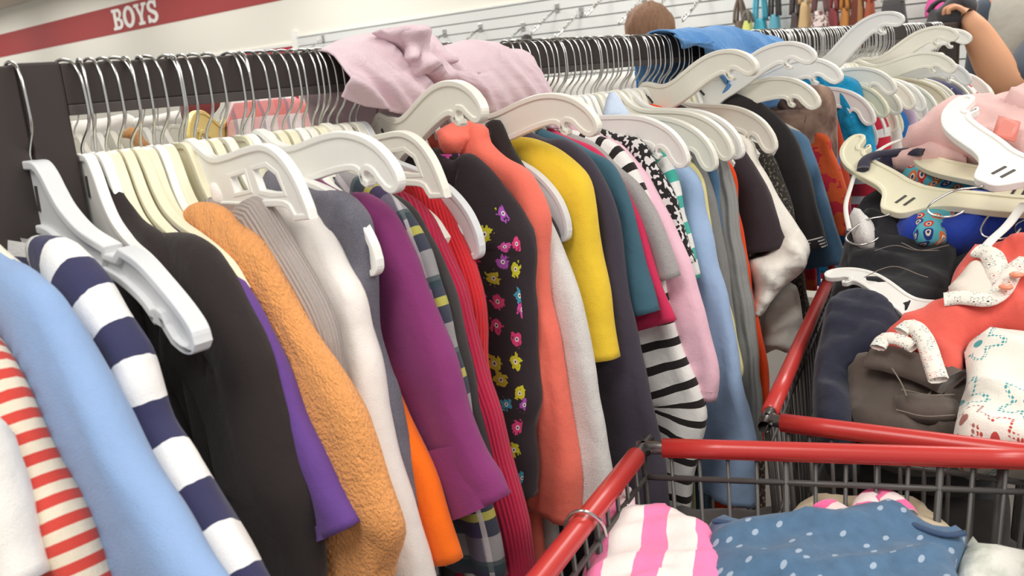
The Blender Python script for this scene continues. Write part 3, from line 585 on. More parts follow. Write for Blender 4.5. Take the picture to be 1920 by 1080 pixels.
for px in mid:
    X = onp((px, 160-(px-970)*.11), 1, .918)[0]
    hanger(X, 'white plastic hanger in the packed run between the lavender and the blue cloth', random.uniform(-.06, .06), random.uniform(-.05, .05), 'C', random.choice([0, 0, 2, 1]), group='hangers between lavender and blue cloth', slots=False)
X = 1.66
while X < 1.80:
    hanger(X, 'white plastic hanger under the blue cloth', random.uniform(-.06, .06), random.uniform(-.08, .08), 'C', random.choice([0, 0, 2]), group='hangers under the blue cloth', slots=False); X += random.uniform(.025, .04)
farpx = [1434, 1440, 1446, 1451, 1457, 1462, 1467, 1472, 1477, 1482, 1487, 1491, 1495, 1500, 1504, 1508, 1512, 1516, 1521, 1525, 1529, 1533, 1537, 1541, 1545, 1549, 1553, 1557, 1562, 1566, 1570, 1574, 1578, 1582, 1586, 1592, 1600, 1608, 1614, 1620, 1624, 1628, 1632, 1636, 1640, 1644, 1648, 1652, 1656, 1660, 1664, 1668, 1672, 1676, 1702, 1706, 1711, 1715, 1720, 1724, 1729, 1733, 1737, 1756, 1760, 1764, 1768, 1772]
for px in farpx:
    X = onp((px, 60), 1, .914)[0]
    hanger(X, 'white plastic hanger in the tightly packed far end of the rail', random.uniform(-.14, .06), random.uniform(-.12, .12), (random.choice('AC') if X > 2.05 else 'C'), random.choice([0, 0, 2, 2, 1]), s=(1 if X > 2.05 else .62), group='hangers at the far end of the rail', slots=False)
for X in (.14, .2):
    hanger(X, 'white plastic hanger on the short rail left of the post', 0, 0, 'C', random.choice([0, 1]), group='hangers left of the post', slots=False)
# hangers that stick out of the row
posed((378, 655), 'grey white hanger lying over the black top just right of the post', 'D', 3, neck=(62, 318), s=1.14, z=NZ)
posed((585, 405), 'white hanger arm with square windows above the grey rib knit', 'B', 0)
posed((752, 335), 'white hanger arm tipped up above the plum top', 'A', 0)
posed((907, 200), 'white hanger tipped up beside the coral hoodie, below the lavender cloth', 'A', 2, neck=(705, 205))
posed((1122, 232), 'white hanger tipped up above the yellow tee', 'A', 2)
posed((836, 365), 'white windowed hanger arm lying on the red ribbed jumper', 'B', 2)
posed((712, 500), 'white hanger tip poking out of the grey denim vest', 'A', 0)
posed((903, 472), 'white hanger arm between the red jumper and the creature print top', 'A', 3)
posed((1066, 442), 'grey beige hanger arm inside the yellow tee', 'A', 3)
posed((1290, 300), 'white hanger arm above the teal striped top', 'A', 0)
posed((1343, 308), 'white hanger arm over the blue denim shirt', 'A', 2)
posed((1374, 288), 'white hanger arm above the cable knit, left of two', 'A', 2)
posed((1393, 285), 'white hanger arm above the dark plum tee', 'A', 0)
posed((1455, 275), 'white hanger arm with a curled notch on the black polo', 'A', 2)
posed((1418, 120), 'white hanger tipped up in front of the blue cloth', 'A', 2, neck=(1200, 150))
posed((1536, 190), 'white hanger arm with slots above the tie dyed top', 'A', 2)
posed((1578, 140), 'white hanger arm tip over the turquoise top', 'A', 0)
posed((1528, 100), 'white hanger tipped up right of the blue cloth', 'A', 0)
posed((1692, 30), 'white hanger tipped up highest, in front of the handbags', 'A', 0)
posed((1795, 62), 'white hanger arm below the hand, the nearer of two', 'A', 2)
posed((1820, 68), 'white hanger arm just left of the forearm', 'A', 0)
posed((1792, 125), 'cream hanger arm above the navy printed top', 'A', 2)
posed((1680, 165), 'white hanger arm left of the mauve top', 'A', 2)
posed((1735, 200), 'white hanger arm below the mauve top', 'A', 0)
posed((1715, 195), 'white hanger arm above the pink hoodie, upper of the stack', 'A', 2)
posed((1690, 205), 'white hanger arm above the pink hoodie, second of the stack', 'A', 2)
posed((1665, 210), 'white hanger arm above the pink hoodie, third of the stack', 'A', 1)
posed((1640, 225), 'white hanger arm above the pink hoodie, lowest of the stack', 'A', 0)
posed((1820, 150), 'grey white hanger arm under the forearm', 'A', 3)
# second rail behind
X = .62
while X < 3.1:
    hanger(X, 'white plastic hanger on the second rail behind', random.uniform(-.08, .08), random.uniform(-.15, .15), 'A', random.choice([0, 2]), y=.935+Y2, group='hangers on the second rail', slots=False); X += random.uniform(.03, .07) if X > 1.4 else random.uniform(.022, .04)
# ------------------------------------------------------------------ draped and piled cloth
def inpoly(p, poly):
    x, y = p; c = False; n = len(poly)
    for i in range(n):
        x1, y1 = poly[i]; x2, y2 = poly[i-1]
        if (y1 > y) != (y2 > y) and x < (x2-x1)*(y-y1)/(y2-y1)+x1: c = not c
    return c
def dist_edge(p, poly):
    P = np.array(poly); Q = np.roll(P, -1, 0); d = Q-P; t = np.clip(((p-P)*d).sum(1)/np.maximum((d*d).sum(1), 1e-12), 0, 1)
    return float(np.sqrt((((P+d*t[:, None])-p)**2).sum(1)).min())
def patch(name, px, mat, surf, puff=.02, drop=.04, step=.012, fold=.006, ff=22, fdir=.6, seed=0, rnd=.02, parent=None, label=None, cat=None, group=None, kind=None, smooth_edge=True, closed=True, lift=0.0):
    """surf = (point, normal): polygon of sight lines met with that plane -> folded cushion of cloth with real thickness"""
    P0 = np.array(surf[0], float); n = np.array(surf[1], float); n /= np.linalg.norm(n); P0 = P0+n*lift
    e1 = np.cross([0, 0, 1], n) if abs(n[2]) < .95 else np.array([1., 0, 0]); e1 -= n*np.dot(e1, n); e1 /= np.linalg.norm(e1); e2 = np.cross(n, e1)
    pl = []
    for p in px:
        d = wray(p); t = np.dot(P0-EYE, n)/np.dot(d, n); q = EYE+d*t-P0; pl.append((np.dot(q, e1), np.dot(q, e2)))
    if smooth_edge: 
        pp = crom(pl+[pl[0]], step); pl = [tuple(p) for p in pp[:-1]]
    xs = [p[0] for p in pl]; ys = [p[1] for p in pl]; pts = [Vector(p) for p in pl]; nb = len(pts); rs = random.Random(seed)
    y = min(ys)
    while y < max(ys):
        x = min(xs)+rs.random()*step*.3
        while x < max(xs):
            q = (x+rs.uniform(-.2, .2)*step, y+rs.uniform(-.2, .2)*step)
            if inpoly(q, pl) and dist_edge(np.array(q), pl) > step*.55: pts.append(Vector(q))
            x += step
        y += step*.87
    vs, _, fs, ov, _, _ = delaunay_2d_cdt(pts, [(i, (i+1) % nb) for i in range(nb)], [], 1, 1e-6)
    V = []; UV = []; ca, sa = math.cos(fdir), math.sin(fdir); nv = len(vs); low = []
    isb = [any(k < nb for k in o) for o in ov]
    for i, v in enumerate(vs):
        d = 0 if isb[i] else dist_edge(np.array((v.x, v.y)), pl); k = math.sqrt(max(0, 1-(1-min(1, d/rnd))**2))
        a = v.x*ca+v.y*sa; b = -v.x*sa+v.y*ca
        wx = .03*noise.noise((v.x*9, v.y*9, seed+3.)); wy = .03*noise.noise((v.x*9, v.y*9, seed+8.)); a += wx; b += wy
        rg = 1-2*abs(noise.noise((a*ff*.9, b*ff*.28, seed+2.))*1.6); rg2 = 1-2*abs(noise.noise((a*ff*.5+3, b*ff*.9, seed+5.))*1.5)
        rg3 = max(0, 1-3*abs(noise.noise((a*ff*1.6+7, b*ff*.5, seed+4.4))))
        h = .75*puff*k+fold*k*(1.2*rg+.9*rg2*noise.noise((v.x*7, v.y*7, seed))+.4*math.sin(a*ff+seed)+.8*rg3)+.45*fold*k*noise.noise((a*50, b*30, seed+7))
        q = P0+e1*v.x+e2*v.y+n*h; V.append(q); UV.append((v.x, v.y))
    F = [tuple(f) for f in fs]
    F = [f if ((vs[f[1]]-vs[f[0]]).cross(vs[f[2]]-vs[f[0]])) > 0 else f[::-1] for f in F]
    if drop:
        m = len(V)
        for i, v in enumerate(vs): V.append(P0+e1*v.x*1.0+e2*v.y-n*drop); UV.append((v.x+drop, v.y+drop))
        from collections import Counter
        ec = Counter()
        for f in F:
            for a, b in zip(f, f[1:]+f[:1]): ec[(a, b)] += 1
        bot = [tuple(i+m for i in f[::-1]) for f in F]
        side = [(a, a+m, b+m, b)[::-1] for (a, b) in ec if (b, a) not in ec]
        side = [(b, a, a+m, b+m) for (a, b) in ec if (b, a) not in ec]
        F = F+bot+side
    c = P0 if parent is None else np.array(parent.matrix_world.translation if False else parent.location)
    o = mesh_obj(name, V, F, mat, parent, tuple(c), UV)
    if parent is None: tag(o, label, cat, group, kind)
    elif label: o['label'] = label
    return o
def drape(name, top, bot, mat, yf=.893, yb=.982, ztop=1.562, back=1.42, parent=None, seed=0, A=.008, loc=(0, 0, 0), diag=0.0, bulge=.015):
    """cloth over the rail: front bottom polyline given by sight lines on the plane y=yf"""
    B = [onp(p, 1, yf) for p in bot]; T = [onp(p, 1, yf+.03) for p in top]
    x0, x1 = B[0][0], B[-1][0]; tx0, tx1 = T[0][0], T[-1][0]; nx = 70; V = []; UV = []; F = []
    bz = lambda x: float(np.interp(x, [b[0] for b in B], [b[2] for b in B])); tz = lambda x: float(np.interp(x, [b[0] for b in T], [b[2] for b in T]))
    prof = 46
    for i in range(nx+1):
        f = i/nx; xb = x0+(x1-x0)*f; xt = tx0+(tx1-tx0)*f; zb = bz(xb); zt = tz(xt)
        for j in range(prof):
            s = j/(prof-1)
            if s < .55: q = s/.55; z = zb+(zt-.03-zb)*q; y = yf-bulge*math.sin(q*3.14)*.6; x = xb+(xt-xb)*q
            elif s < .75: q = (s-.55)/.2; a = q*math.pi; y = (yf+yb)/2-(yb-yf)/2*math.cos(a); z = zt-.03+.03*math.sin(a); x = xt
            else: q = (s-.75)/.25; y = yb; z = zt-.03+(back-zt+.03)*q; x = xt+.02*q
            xa = x+diag*(z-zt)*.9+.02*noise.noise((x*8, z*8, seed+1.)); am = A*(.35+.65*max(0, 1.25-s*1.6))
            rg = max(0, 1-2.2*abs(noise.noise((xa*17, (z-x*.3)*3, seed+2.3))*1.7)); rg += .5*max(0, 1-2*abs(noise.noise((xa*31, z*6, seed+6.1))*1.7))
            y += -am*rg*1.3*(-1 if s > .75 else 1)
            z += A*.6*noise.noise((x*14, s*5, seed+9)) if .45 < s < .8 else 0
            V.append((x, y, z)); UV.append((x, s*.4))
    for i in range(nx):
        for j in range(prof-1): F.append((i*prof+j, (i+1)*prof+j, (i+1)*prof+j+1, i*prof+j+1))
    o = mesh_obj(name, V, F, mat, parent, loc, UV); md = o.modifiers.new('thick', 'SOLIDIFY'); md.thickness = .003; md.offset = 0
    return o
m_lav = fab('lavender_jersey', (226, 202, 210)); m_blue = fab('mid_blue_cotton', (104, 156, 214))
lv = empty('jersey_top', (.86, .93, 1.4), 'lavender pink jersey top slung over the rail', 'top'); LL = lv.location
drape('body', [(606, 92), (640, 78), (700, 66), (760, 58), (800, 66)], [(640, 182), (665, 192), (700, 204), (742, 212), (775, 228), (790, 180), (812, 150), (835, 118)], m_lav, parent=lv, loc=LL, seed=1, diag=.8, A=.012)
drape('skirt', [(805, 92), (850, 82), (920, 80), (972, 88)], [(835, 140), (880, 190), (910, 222), (960, 222), (985, 218), (1015, 240), (1048, 245)], m_lav, parent=lv, loc=LL, seed=4, diag=.8, A=.012, yf=.885)
# twisted sleeve of that top
patch('sleeve', [(712, 55), (745, 50), (772, 46), (790, 58), (803, 76), (800, 98), (826, 106), (850, 128), (856, 150), (832, 152), (806, 138), (782, 142), (770, 118), (764, 90), (735, 70)], m_lav, ((.8, .872, 1.52), (-.1, -1, .15)), .022, .02, .006, .014, 34, 1.0, 3, .022, lv)
patch('sleeve', [(752, 60), (772, 48), (790, 56), (798, 76), (790, 96), (782, 112), (768, 108), (770, 84), (762, 72)], m_lav, ((.8, .855, 1.52), (-.1, -1, .15)), .016, .012, .005, .010, 40, 1.4, 7, .014, lv)
bl = empty('cotton_shirt', (1.65, .93, 1.4), 'mid blue cotton shirt thrown over the rail', 'shirt')
drape('body', [(1250, 62), (1290, 52), (1340, 50), (1400, 55), (1445, 72)], [(1262, 66), (1290, 80), (1320, 118), (1345, 190), (1400, 205), (1440, 200), (1485, 170)], m_blue, parent=bl, loc=bl.location, seed=8, diag=.9, A=.022, yf=.88)
drape('sleeve', [(1205, 108), (1230, 112), (1250, 105)], [(1205, 160), (1225, 165), (1245, 170), (1275, 160)], m_blue, parent=bl, loc=bl.location, seed=11, A=.008, yf=1.0, yb=1.05, back=1.40)
patch('cuff', [(1468, 445), (1495, 428), (1514, 462), (1508, 505), (1470, 538), (1446, 566), (1428, 592), (1408, 590), (1418, 545), (1408, 495), (1440, 478)], F['satin'], ((1.455, .68, 1.17), (-.8, -.6, .1)), .03, .05, .010, .016, 26, 1.0, 5, .03, SATIN)
patch('sheer_top', [(1448, 570), (1470, 548), (1492, 535), (1503, 580), (1506, 640), (1480, 662), (1455, 655), (1430, 662), (1432, 610)], fab('sheer_white', (205, 200, 192)), ((1.50, .72, 1.1), (-.8, -.6, .1)), .02, .05, .010, .010, 26, 1.6, 6, .03, None, 'greyish white sheer top hanging below the ivory satin cuff', 'top')
patch('neckband', [(1218, 194), (1235, 198), (1262, 208), (1300, 212), (1345, 216), (1350, 223), (1318, 222), (1275, 222), (1240, 212)], F['orangered'], ((1.40, .86, 1.42), (-.75, -.6, .25)), .006, .01, .006, .002, 30, 0, 2, .006, ORANGE)
patch('purple_strap_top', [(1153, 236), (1170, 231), (1183, 232), (1188, 226), (1192, 233), (1204, 236), (1198, 252), (1180, 250), (1160, 248)], fab('grape', (96, 45, 105)), ((1.17, .84, 1.40), (-.75, -.6, .25)), .01, .02, .006, .004, 30, 0, 3, .010, None, 'small purple strap end on a hanger above the teal stripes', 'top')
patch('pale_blue_top', [(1133, 200), (1140, 178), (1152, 172), (1165, 190), (1180, 212), (1178, 226), (1150, 225), (1133, 222)], fab('ice_blue', (205, 220, 242)), ((1.15, .885, 1.43), (-.75, -.6, .25)), .012, .02, .007, .003, 30, 0, 4, .014, None, 'pale icy blue top bunched between white hangers', 'top')
patch('plum_lining', [(1212, 200), (1225, 194), (1280, 197), (1290, 212), (1262, 212), (1300, 222), (1275, 232), (1240, 224), (1218, 214)], F['plumtee'], ((1.42, .88, 1.41), (-.75, -.6, .25)), .006, .02, .007, .003, 30, 0, 4, .010, ORANGE, 'dark plum lining')
patch('blue_strap_top', [(1335, 205), (1350, 198), (1372, 206), (1382, 212), (1380, 232), (1362, 228), (1345, 216)], fab('cornflower', (86, 126, 196)), ((1.60, .86, 1.40), (-.75, -.6, .25)), .01, .02, .007, .003, 30, 0, 4, .012, None, 'cornflower blue strap on the hanger above the black polo', 'top')
patch('hood', [(390, 352), (398, 338), (418, 336), (440, 348), (480, 366), (510, 378), (525, 396), (480, 396), (430, 400), (398, 390)], F['whitehood'], ((.535, .86, 1.40), (-.7, -.7, .25)), .02, .02, .008, .004, 24, .5, 4, .022, WHOOD)
patch('collar', [(818, 246), (838, 234), (862, 226), (888, 228), (908, 238), (914, 258), (904, 272), (888, 268), (872, 276), (856, 292), (836, 290), (824, 272)], F['coral'], ((.86, .83, 1.41), (-.65, -.7, .3)), .016, .02, .007, .007, 30, .5, 4, .018, CORAL)
# things on the second rail seen through the gap
def cloth_behind(name, label, cat, mat, px, y, seed):
    patch(name, px, mat, ((1, y, 1.4), (-.25, -1, .1)), .015, .03, .02, .008, 18, 1.3, seed, .02, None, label, cat)
cloth_behind('plaid_shirt', 'red and white plaid cloth seen through the gap under the rail', 'shirt', F['redplaid'], [(440, 185), (500, 172), (560, 185), (610, 215), (640, 260), (640, 330), (440, 330), (430, 250)], 1.50, 3)
cloth_behind('dark_red_top', 'dark red top seen under the rail left of the yellow hanger', 'top', fab('maroon', (120, 55, 55)), [(345, 190), (405, 185), (412, 200), (385, 225), (350, 225)], 1.62, 4)
cloth_behind('tan_toy', 'small tan cloth shape seen through the gap under the rail', 'cloth', fab('tan', (200, 150, 100)), [(232, 250), (245, 238), (262, 245), (272, 262), (283, 275), (262, 278), (250, 258), (236, 256)], 1.45, 5)
for i, (q, lb) in enumerate([([(120, 228), (190, 222), (250, 218), (262, 300), (140, 330), (120, 290)], 'white cloth heaped on the second rail nearest the post'), ([(240, 224), (300, 214), (348, 214), (362, 310), (250, 310)], 'white cloth heaped on the second rail left of the yellow hanger'), ([(600, 185), (640, 180), (700, 190), (700, 320), (600, 320)], 'pale cloth on the second rail behind the lavender top'), ([(900, 165), (1000, 150), (1060, 152), (1070, 240), (900, 250)], 'white cloth on the second rail behind the middle hooks'), ([(1040, 152), (1130, 140), (1210, 140), (1220, 230), (1050, 240)], 'white cloth on the second rail left of the blue shirt')]):
    cloth_behind('white_cloth', lb, 'cloth', F['whitelong'], q, 1.83, 20+i)
yh = posed((350, 252), 'yellow hanger on the second rail seen below the front rail', 'A', 1, neck=(425, 200), y=1.58)
HY = HM[('A', 1)].copy(); HY.materials[0] = plastic('hanger_yellow', (236, 216, 130), .4); yh.children[0].data = HY
wl = ['white', 'off white', 'cream', 'pale grey']
X = .72; k = 0
while X < 2.9:
    col = [(243, 241, 238), (236, 232, 224), (228, 222, 208), (222, 222, 222)][k % 4]
    e = [proj((X, y, z)) for y, z in ((.88, 1.41), (.80, 1.385), (.74, 1.35), (.72, 1.25), (.71, 1.1))]
    E2 = [(.88, 1.41), (.80, 1.385), (.74, 1.35), (.72, 1.25), (.71, 1.1)]
    r = empty('long_sleeved_top', (X, YR+Y2, .9), 'pale top on the second rail behind the front row', 'top', 'pale tops on the second rail')
    E3 = crom([(a+Y2, b) for a, b in E2], .02); V, Fc, UV = sweep(E3, lambda f: .03+.1*min(1, f*3), lambda f: .028, n=16, seed=k, A=.003)
    if ('pale', k % 4) not in MATS: MATS[('pale', k % 4)] = fab('pale_cloth', col)
    Wv = [(X+a, b, c_) for a, b, c_ in V]; mm = MATS[('pale', k % 4)]
    mesh_obj('sleeve', Wv, Fc, mm, r, r.location, UV); mesh_obj('sleeve', [(a, 2*(YR+Y2)-b, c_) for a, b, c_ in Wv], [q[::-1] for q in Fc], mm, r, r.location, UV)
    bm = bmesh.new(); add_box(bm, (X-.02, YR+Y2-.17, .9), (X+.02, YR+Y2+.17, 1.36), .012); bmobj('body', bm, mm, r, r.location, True)
    X += .075; k += 1
# ------------------------------------------------------------------ carts
def cart(label, rl, rim, zr, near_ext):
    """rim: dict of world points: corner c, end e (across), side s (along)"""
    c_, e_, s_ = [Vector(p) for p in rim]; r = empty('shopping_cart', (c_.x, c_.y, 0), label, 'shopping cart'); Lc = r.location
    far_side = s_+(e_-c_)*1.0
    R = .0112
    def seg(a, b, f0, f1): return [a+(b-a)*(f0+(f1-f0)*i/6) for i in range(7)]
    for a, b, f0, f1 in ((c_, s_, .035, .99), (c_, e_, .05, .97), (e_, far_side, .035, .99)):
        V, Fc = tube_data(seg(a, b, f0, f1), R, 18); o = mesh_obj('rim_sleeve', V, Fc, m_redcart, r, Lc)
        # moulded ribs along the plastic sleeve
        d = (b-a).normalized(); N, B = frame(d); lst = []
        for k in range(5):
            an = math.radians(60+k*22); q = N*math.cos(an)*R*.98+B*math.sin(an)*R*.98
            lst.append(([a+(b-a)*f0+q, a+(b-a)*f1+q], .0011))
        o2 = tubes('rim_rib', lst, m_redcart, o, (0, 0, 0), 5)
        for v in o2.data.vertices: v.co -= Lc
    core = R*.72
    ang = [s_, c_+(s_-c_)*.05, c_+(s_-c_)*.012+(e_-c_)*.012, c_+(e_-c_)*.07, e_-(e_-c_)*.05, e_, e_+(far_side-e_)*.06, far_side]
    tubes('rim_tube', [([tuple(p) for p in crom([tuple(q) for q in ang], .02)], core)], m_steel, r, Lc, 10)
    dn = Vector((0, 0, -1)); depth = .50
    ctr = (c_+e_+s_+far_side)/4
    def low(p, k=.14): q = p+(ctr-p)*k; return Vector((q.x, q.y, zr-depth))
    def panel(a, b, n, inset_=0):
        lst = []
        for i in range(n+1):
            t_ = i/n; p = a+(b-a)*t_; lst.append(([p+dn*.004, low(p)], .0026 if i % 5 else .0042))
        for zf in (.075, .3, .5, .72, 1.0):
            pa = a+(low(a)-a)*zf; pb = b+(low(b)-b)*zf; lst.append(([pa, pb], .0036 if zf < .1 else .0026))
        return tubes('wire_panel', lst, m_wire, r, Lc, 6)
    panel(c_, e_, 14); panel(c_, s_, 24); panel(e_, far_side, 24); panel(s_, far_side, 14)
    lst = []
    for i in range(15): t_ = i/14; lst.append(([low(c_+(e_-c_)*t_), low(s_+(far_side-s_)*t_)], .0026))
    for i in range(12): t_ = i/11; lst.append(([low(c_+(s_-c_)*t_), low(e_+(far_side-e_)*t_)], .0026))
    tubes('basket_floor', lst, m_wire, r, Lc, 6)
    hz = Vector((0, 0, .03)); tubes('handle', [([s_+hz, far_side+hz], .013), ([s_, s_+hz], .009), ([far_side, far_side+hz], .009)], m_redcart, r, Lc, 12)
    fr = [low(q, .2)-Vector((0, 0, 0)) for q in (c_, e_, far_side, s_)]; gr_ = [Vector((q.x, q.y, .16)) for q in fr]
    tubes('chassis', [([fr[i], gr_[i]], .012) for i in range(4)]+[([gr_[i], gr_[(i+1) % 4]], .012) for i in range(4)], m_steel, r, Lc, 10)
    for q in gr_:
        bm = bmesh.new(); bmesh.ops.create_cone(bm, cap_ends=True, segments=20, radius1=.06, radius2=.06, depth=.03, matrix=Matrix.Translation((q.x, q.y, .0605)) @ Matrix.Rotation(math.pi/2, 4, 'X'))
        o = bmobj('wheel', bm, plastic('wheel_rubber', (60, 58, 56), .7), r, Lc)
        tubes('fork', [([q, Vector((q.x, q.y-.02, .1)), Vector((q.x, q.y-.02, .06))], .006), ([q, Vector((q.x, q.y+.02, .1)), Vector((q.x, q.y+.02, .06))], .006)], m_steel, r, Lc)
    return r
ZR = 1.05
def rimp(p): return onp(p, 2, ZR)
cA = rimp((1206, 838)); eA = rimp((1920, 860)); sA = rimp((1010, 1086))
eA = cA+(eA-cA)*1.12; sA = cA+(sA-cA)*2.55
cart('red rimmed wire shopping cart nearest the camera, at the lower right', 0, (cA, eA, sA), ZR, 0)
cB = rimp((1437, 788)); eB = rimp((1910, 848)); sB = rimp((1558, 515))
eB = cB+(eB-cB)*1.32; sB = cB+(sB-cB)*1.02
cart('red rimmed wire shopping cart behind the near one, heaped with clothes', 0, (cB, eB, sB), ZR, 0)
def strap(px, wd, lift, name='trim', seed=0, label=None, mat=None, parent=None, surf=None):
    P0, n = surf or pb(lift); n = np.array(n)/np.linalg.norm(n); pts = []
    for p in px:
        d = wray(p); pts.append(EYE+d*(np.dot(np.array(P0)-EYE, n)/np.dot(d, n)))
    pts = crom(pts, .007); V = []; UV = []; Fc = []; s = 0; m = 9
    for i, p in enumerate(pts):
        T = pts[min(i+1, len(pts)-1)]-pts[max(i-1, 0)]; T /= np.linalg.norm(T); B = np.cross(n, T)
        if i: s += np.linalg.norm(p-pts[i-1])
        for j in range(m):
            a = 2*math.pi*j/(m-1); V.append(p+B*math.cos(a)*wd/2+n*(math.sin(a)*wd*.22+.002*math.sin(s*60+seed))); UV.append((j*wd/4, s))
    for i in range(len(pts)-1):
        for j in range(m-1): Fc.append((i*m+j, i*m+j+1, (i+1)*m+j+1, (i+1)*m+j))
    Fc.append(tuple(range(m-1))); Fc.append(tuple((len(pts)-1)*m+j for j in range(m-1))[::-1])
    o = mesh_obj(name, V, Fc, mat or trimm, parent or cd, tuple((parent or cd).location), UV)
    if label: o['label'] = label
    return o
# heap in the far cart
kB = .45; NB = np.array([-kB, 0, 1.0]); PB = np.array([1.05, .4, 1.0])
def pb(lift=0.0): return (PB+NB/np.linalg.norm(NB)*lift, NB)
blackjean = fab('black_denim', (42, 42, 46), denimp((50, 50, 54), (32, 32, 36)))
navyp = fab('navy_trousers_cloth', (42, 44, 60)); taupe = fab('taupe_twill', (98, 88, 82)); coralw = fab('coral_cotton', (226, 98, 86))
patch('black_jeans', [(1560, 800), (1540, 640), (1580, 470), (1600, 400), (1660, 350), (1760, 320), (1920, 320), (1990, 400), (1990, 560), (1900, 700), (1850, 830), (1700, 830)], blackjean, pb(-.055), .03, .12, .02, .012, 14, .4, 2, .06, None, 'black jeans at the bottom of the heap in the far cart', 'jeans')
JB = patch('black_jeans', [(1585, 430), (1640, 400), (1720, 440), (1790, 450), (1780, 500), (1765, 560), (1700, 610), (1660, 560), (1600, 540)], blackjean, pb(-.01), .02, .05, .012, .008, 20, 1.2, 5, .03, None, 'folded black jeans with contrast stitching above the navy trousers', 'jeans')
patch('navy_trousers', [(1548, 575), (1570, 552), (1615, 548), (1665, 560), (1690, 600), (1690, 660), (1640, 672), (1596, 690), (1592, 800), (1530, 800), (1526, 690), (1540, 620)], navyp, pb(.0), .022, .09, .013, .008, 18, 1.0, 3, .03, None, 'navy trousers on a white hanger at the left of the far cart', 'trousers')
tp = patch('taupe_trousers', [(1588, 690), (1620, 670), (1680, 672), (1760, 690), (1822, 700), (1822, 790), (1790, 815), (1700, 822), (1620, 800), (1590, 760)], taupe, pb(.0), .02, .07, .012, .008, 20, .3, 4, .025, None, 'taupe twill trousers with a flap pocket beside the floral cloth', 'trousers')
patch('black_trousers', [(1530, 930), (1540, 870), (1600, 850), (1760, 870), (1870, 880), (1880, 1000), (1700, 1010), (1560, 980)], fab('washed_black', (58, 54, 52), denimp((66, 62, 60), (44, 41, 40))), ((1.15, .35, .86), (-.2, 0, 1)), .02, .1, .018, .01, 16, .2, 6, .04, None, 'black trousers with seamed pockets seen through the wires of the near cart', 'trousers')
strap([(1632, 668), (1680, 678), (1740, 694), (1785, 718)], .05, .035, 'waistband', mat=taupe, parent=tp, surf=pb(.03))
patch('pocket_flap', [(1676, 742), (1720, 738), (1790, 748), (1792, 778), (1740, 784), (1690, 772)], taupe, pb(.022), .01, .01, .009, .003, 20, .2, 3, .012, tp)
st_ = fab('pale_stitching', (122, 112, 102))
for q in ([(1672, 690), (1690, 720), (1700, 742)], [(1680, 768), (1730, 782), (1790, 776)], [(1690, 730), (1740, 742), (1790, 738)]): strap(q, .0018, .04, 'stitching', mat=st_, parent=tp, surf=pb(.045))
fl = patch('floral_cloth', [(1808, 660), (1825, 635), (1870, 618), (1930, 622), (1990, 640), (1990, 850), (1900, 842), (1795, 838), (1797, 770), (1812, 715)], fab('white_floral', (232, 228, 218), flowers((234, 230, 220), 13)), pb(.035), .02, .05, .012, .008, 14, 1.2, 7, .03, None, 'white floral print cloth at the right of the far cart', 'cloth')
cd = empty('coral_dress', tuple(PB+[.3, 0, .15]), 'coral dress with white floral trim lying on the heap in the far cart', 'dress')
patch('bodice', [(1645, 645), (1672, 612), (1720, 592), (1768, 572), (1792, 505), (1830, 466), (1880, 458), (1930, 452), (1990, 470), (1990, 640), (1920, 625), (1870, 616), (1830, 628), (1806, 650), (1800, 692), (1758, 712), (1740, 668), (1705, 640), (1680, 662)], coralw, pb(.03), .025, .045, .011, .008, 20, .9, 9, .03, cd)
trimm = fab('floral_trim', (234, 228, 218), flowers((236, 230, 220), 60, ((200, 80, 75), (60, 60, 70), (110, 150, 150))))
patch('lining', [(1778, 538), (1800, 515), (1822, 490), (1845, 492), (1858, 515), (1868, 542), (1845, 556), (1800, 556)], fab('ivory_lining', (226, 216, 204)), pb(.062), .006, .012, .008, .003, 20, 0, 3, .012, cd, 'ivory lining inside the neckline')
strap([(1830, 470), (1858, 480), (1872, 512), (1880, 530)], .030, .065)
strap([(1770, 562), (1800, 560), (1850, 562), (1875, 545), (1895, 515), (1925, 490)], .028, .066)
strap([(1646, 652), (1660, 636), (1690, 640), (1715, 650)], .022, .06, 'tie', label='white floral tie')
strap([(1690, 622), (1710, 612), (1735, 640), (1752, 690), (1760, 715)], .024, .064, 'tie', label='white floral tie')
for p in ((1886, 538), (1906, 515)):
    q = np.array(p); P0, n = pb(.078); d = wray(p); q = EYE+d*(np.dot(P0-EYE, n)/np.dot(d, n)); bm = bmesh.new()
    bmesh.ops.create_uvsphere(bm, u_segments=16, v_segments=8, radius=.009, matrix=Matrix.Translation(q) @ Matrix.Diagonal((1, 1, .45, 1))); bmobj('button', bm, plastic('peach_button', (235, 150, 120), .3), cd, cd.location, True)
bp_ = empty('owl_trousers', tuple(PB+[.5, -.05, .2]), 'royal blue trousers with a turquoise owl print panel in the far cart', 'trousers')
patch('leg', [(1680, 425), (1700, 385), (1740, 372), (1820, 365), (1925, 360), (1990, 370), (1930, 398), (1860, 420), (1800, 443), (1700, 447)], fab('royal_cotton', (40, 66, 165)), pb(.012), .015, .04, .011, .005, 20, .4, 4, .02, bp_)
patch('print_panel', [(1716, 378), (1760, 368), (1822, 368), (1808, 395), (1775, 420), (1770, 446), (1715, 445)], fab('owl_print', (88, 175, 190), owls), pb(.02), .014, .01, .008, .003, 20, .4, 4, .012, bp_, 'turquoise panel printed with small owls')
patch('owl_print_top', [(1690, 300), (1745, 278), (1810, 292), (1870, 320), (1880, 350), (1780, 340), (1700, 335)], fab('teal_print', (60, 120, 135), owls), pb(.01), .015, .04, .011, .005, 20, .8, 8, .02, None, 'teal owl print top under the pink hoodie', 'top')
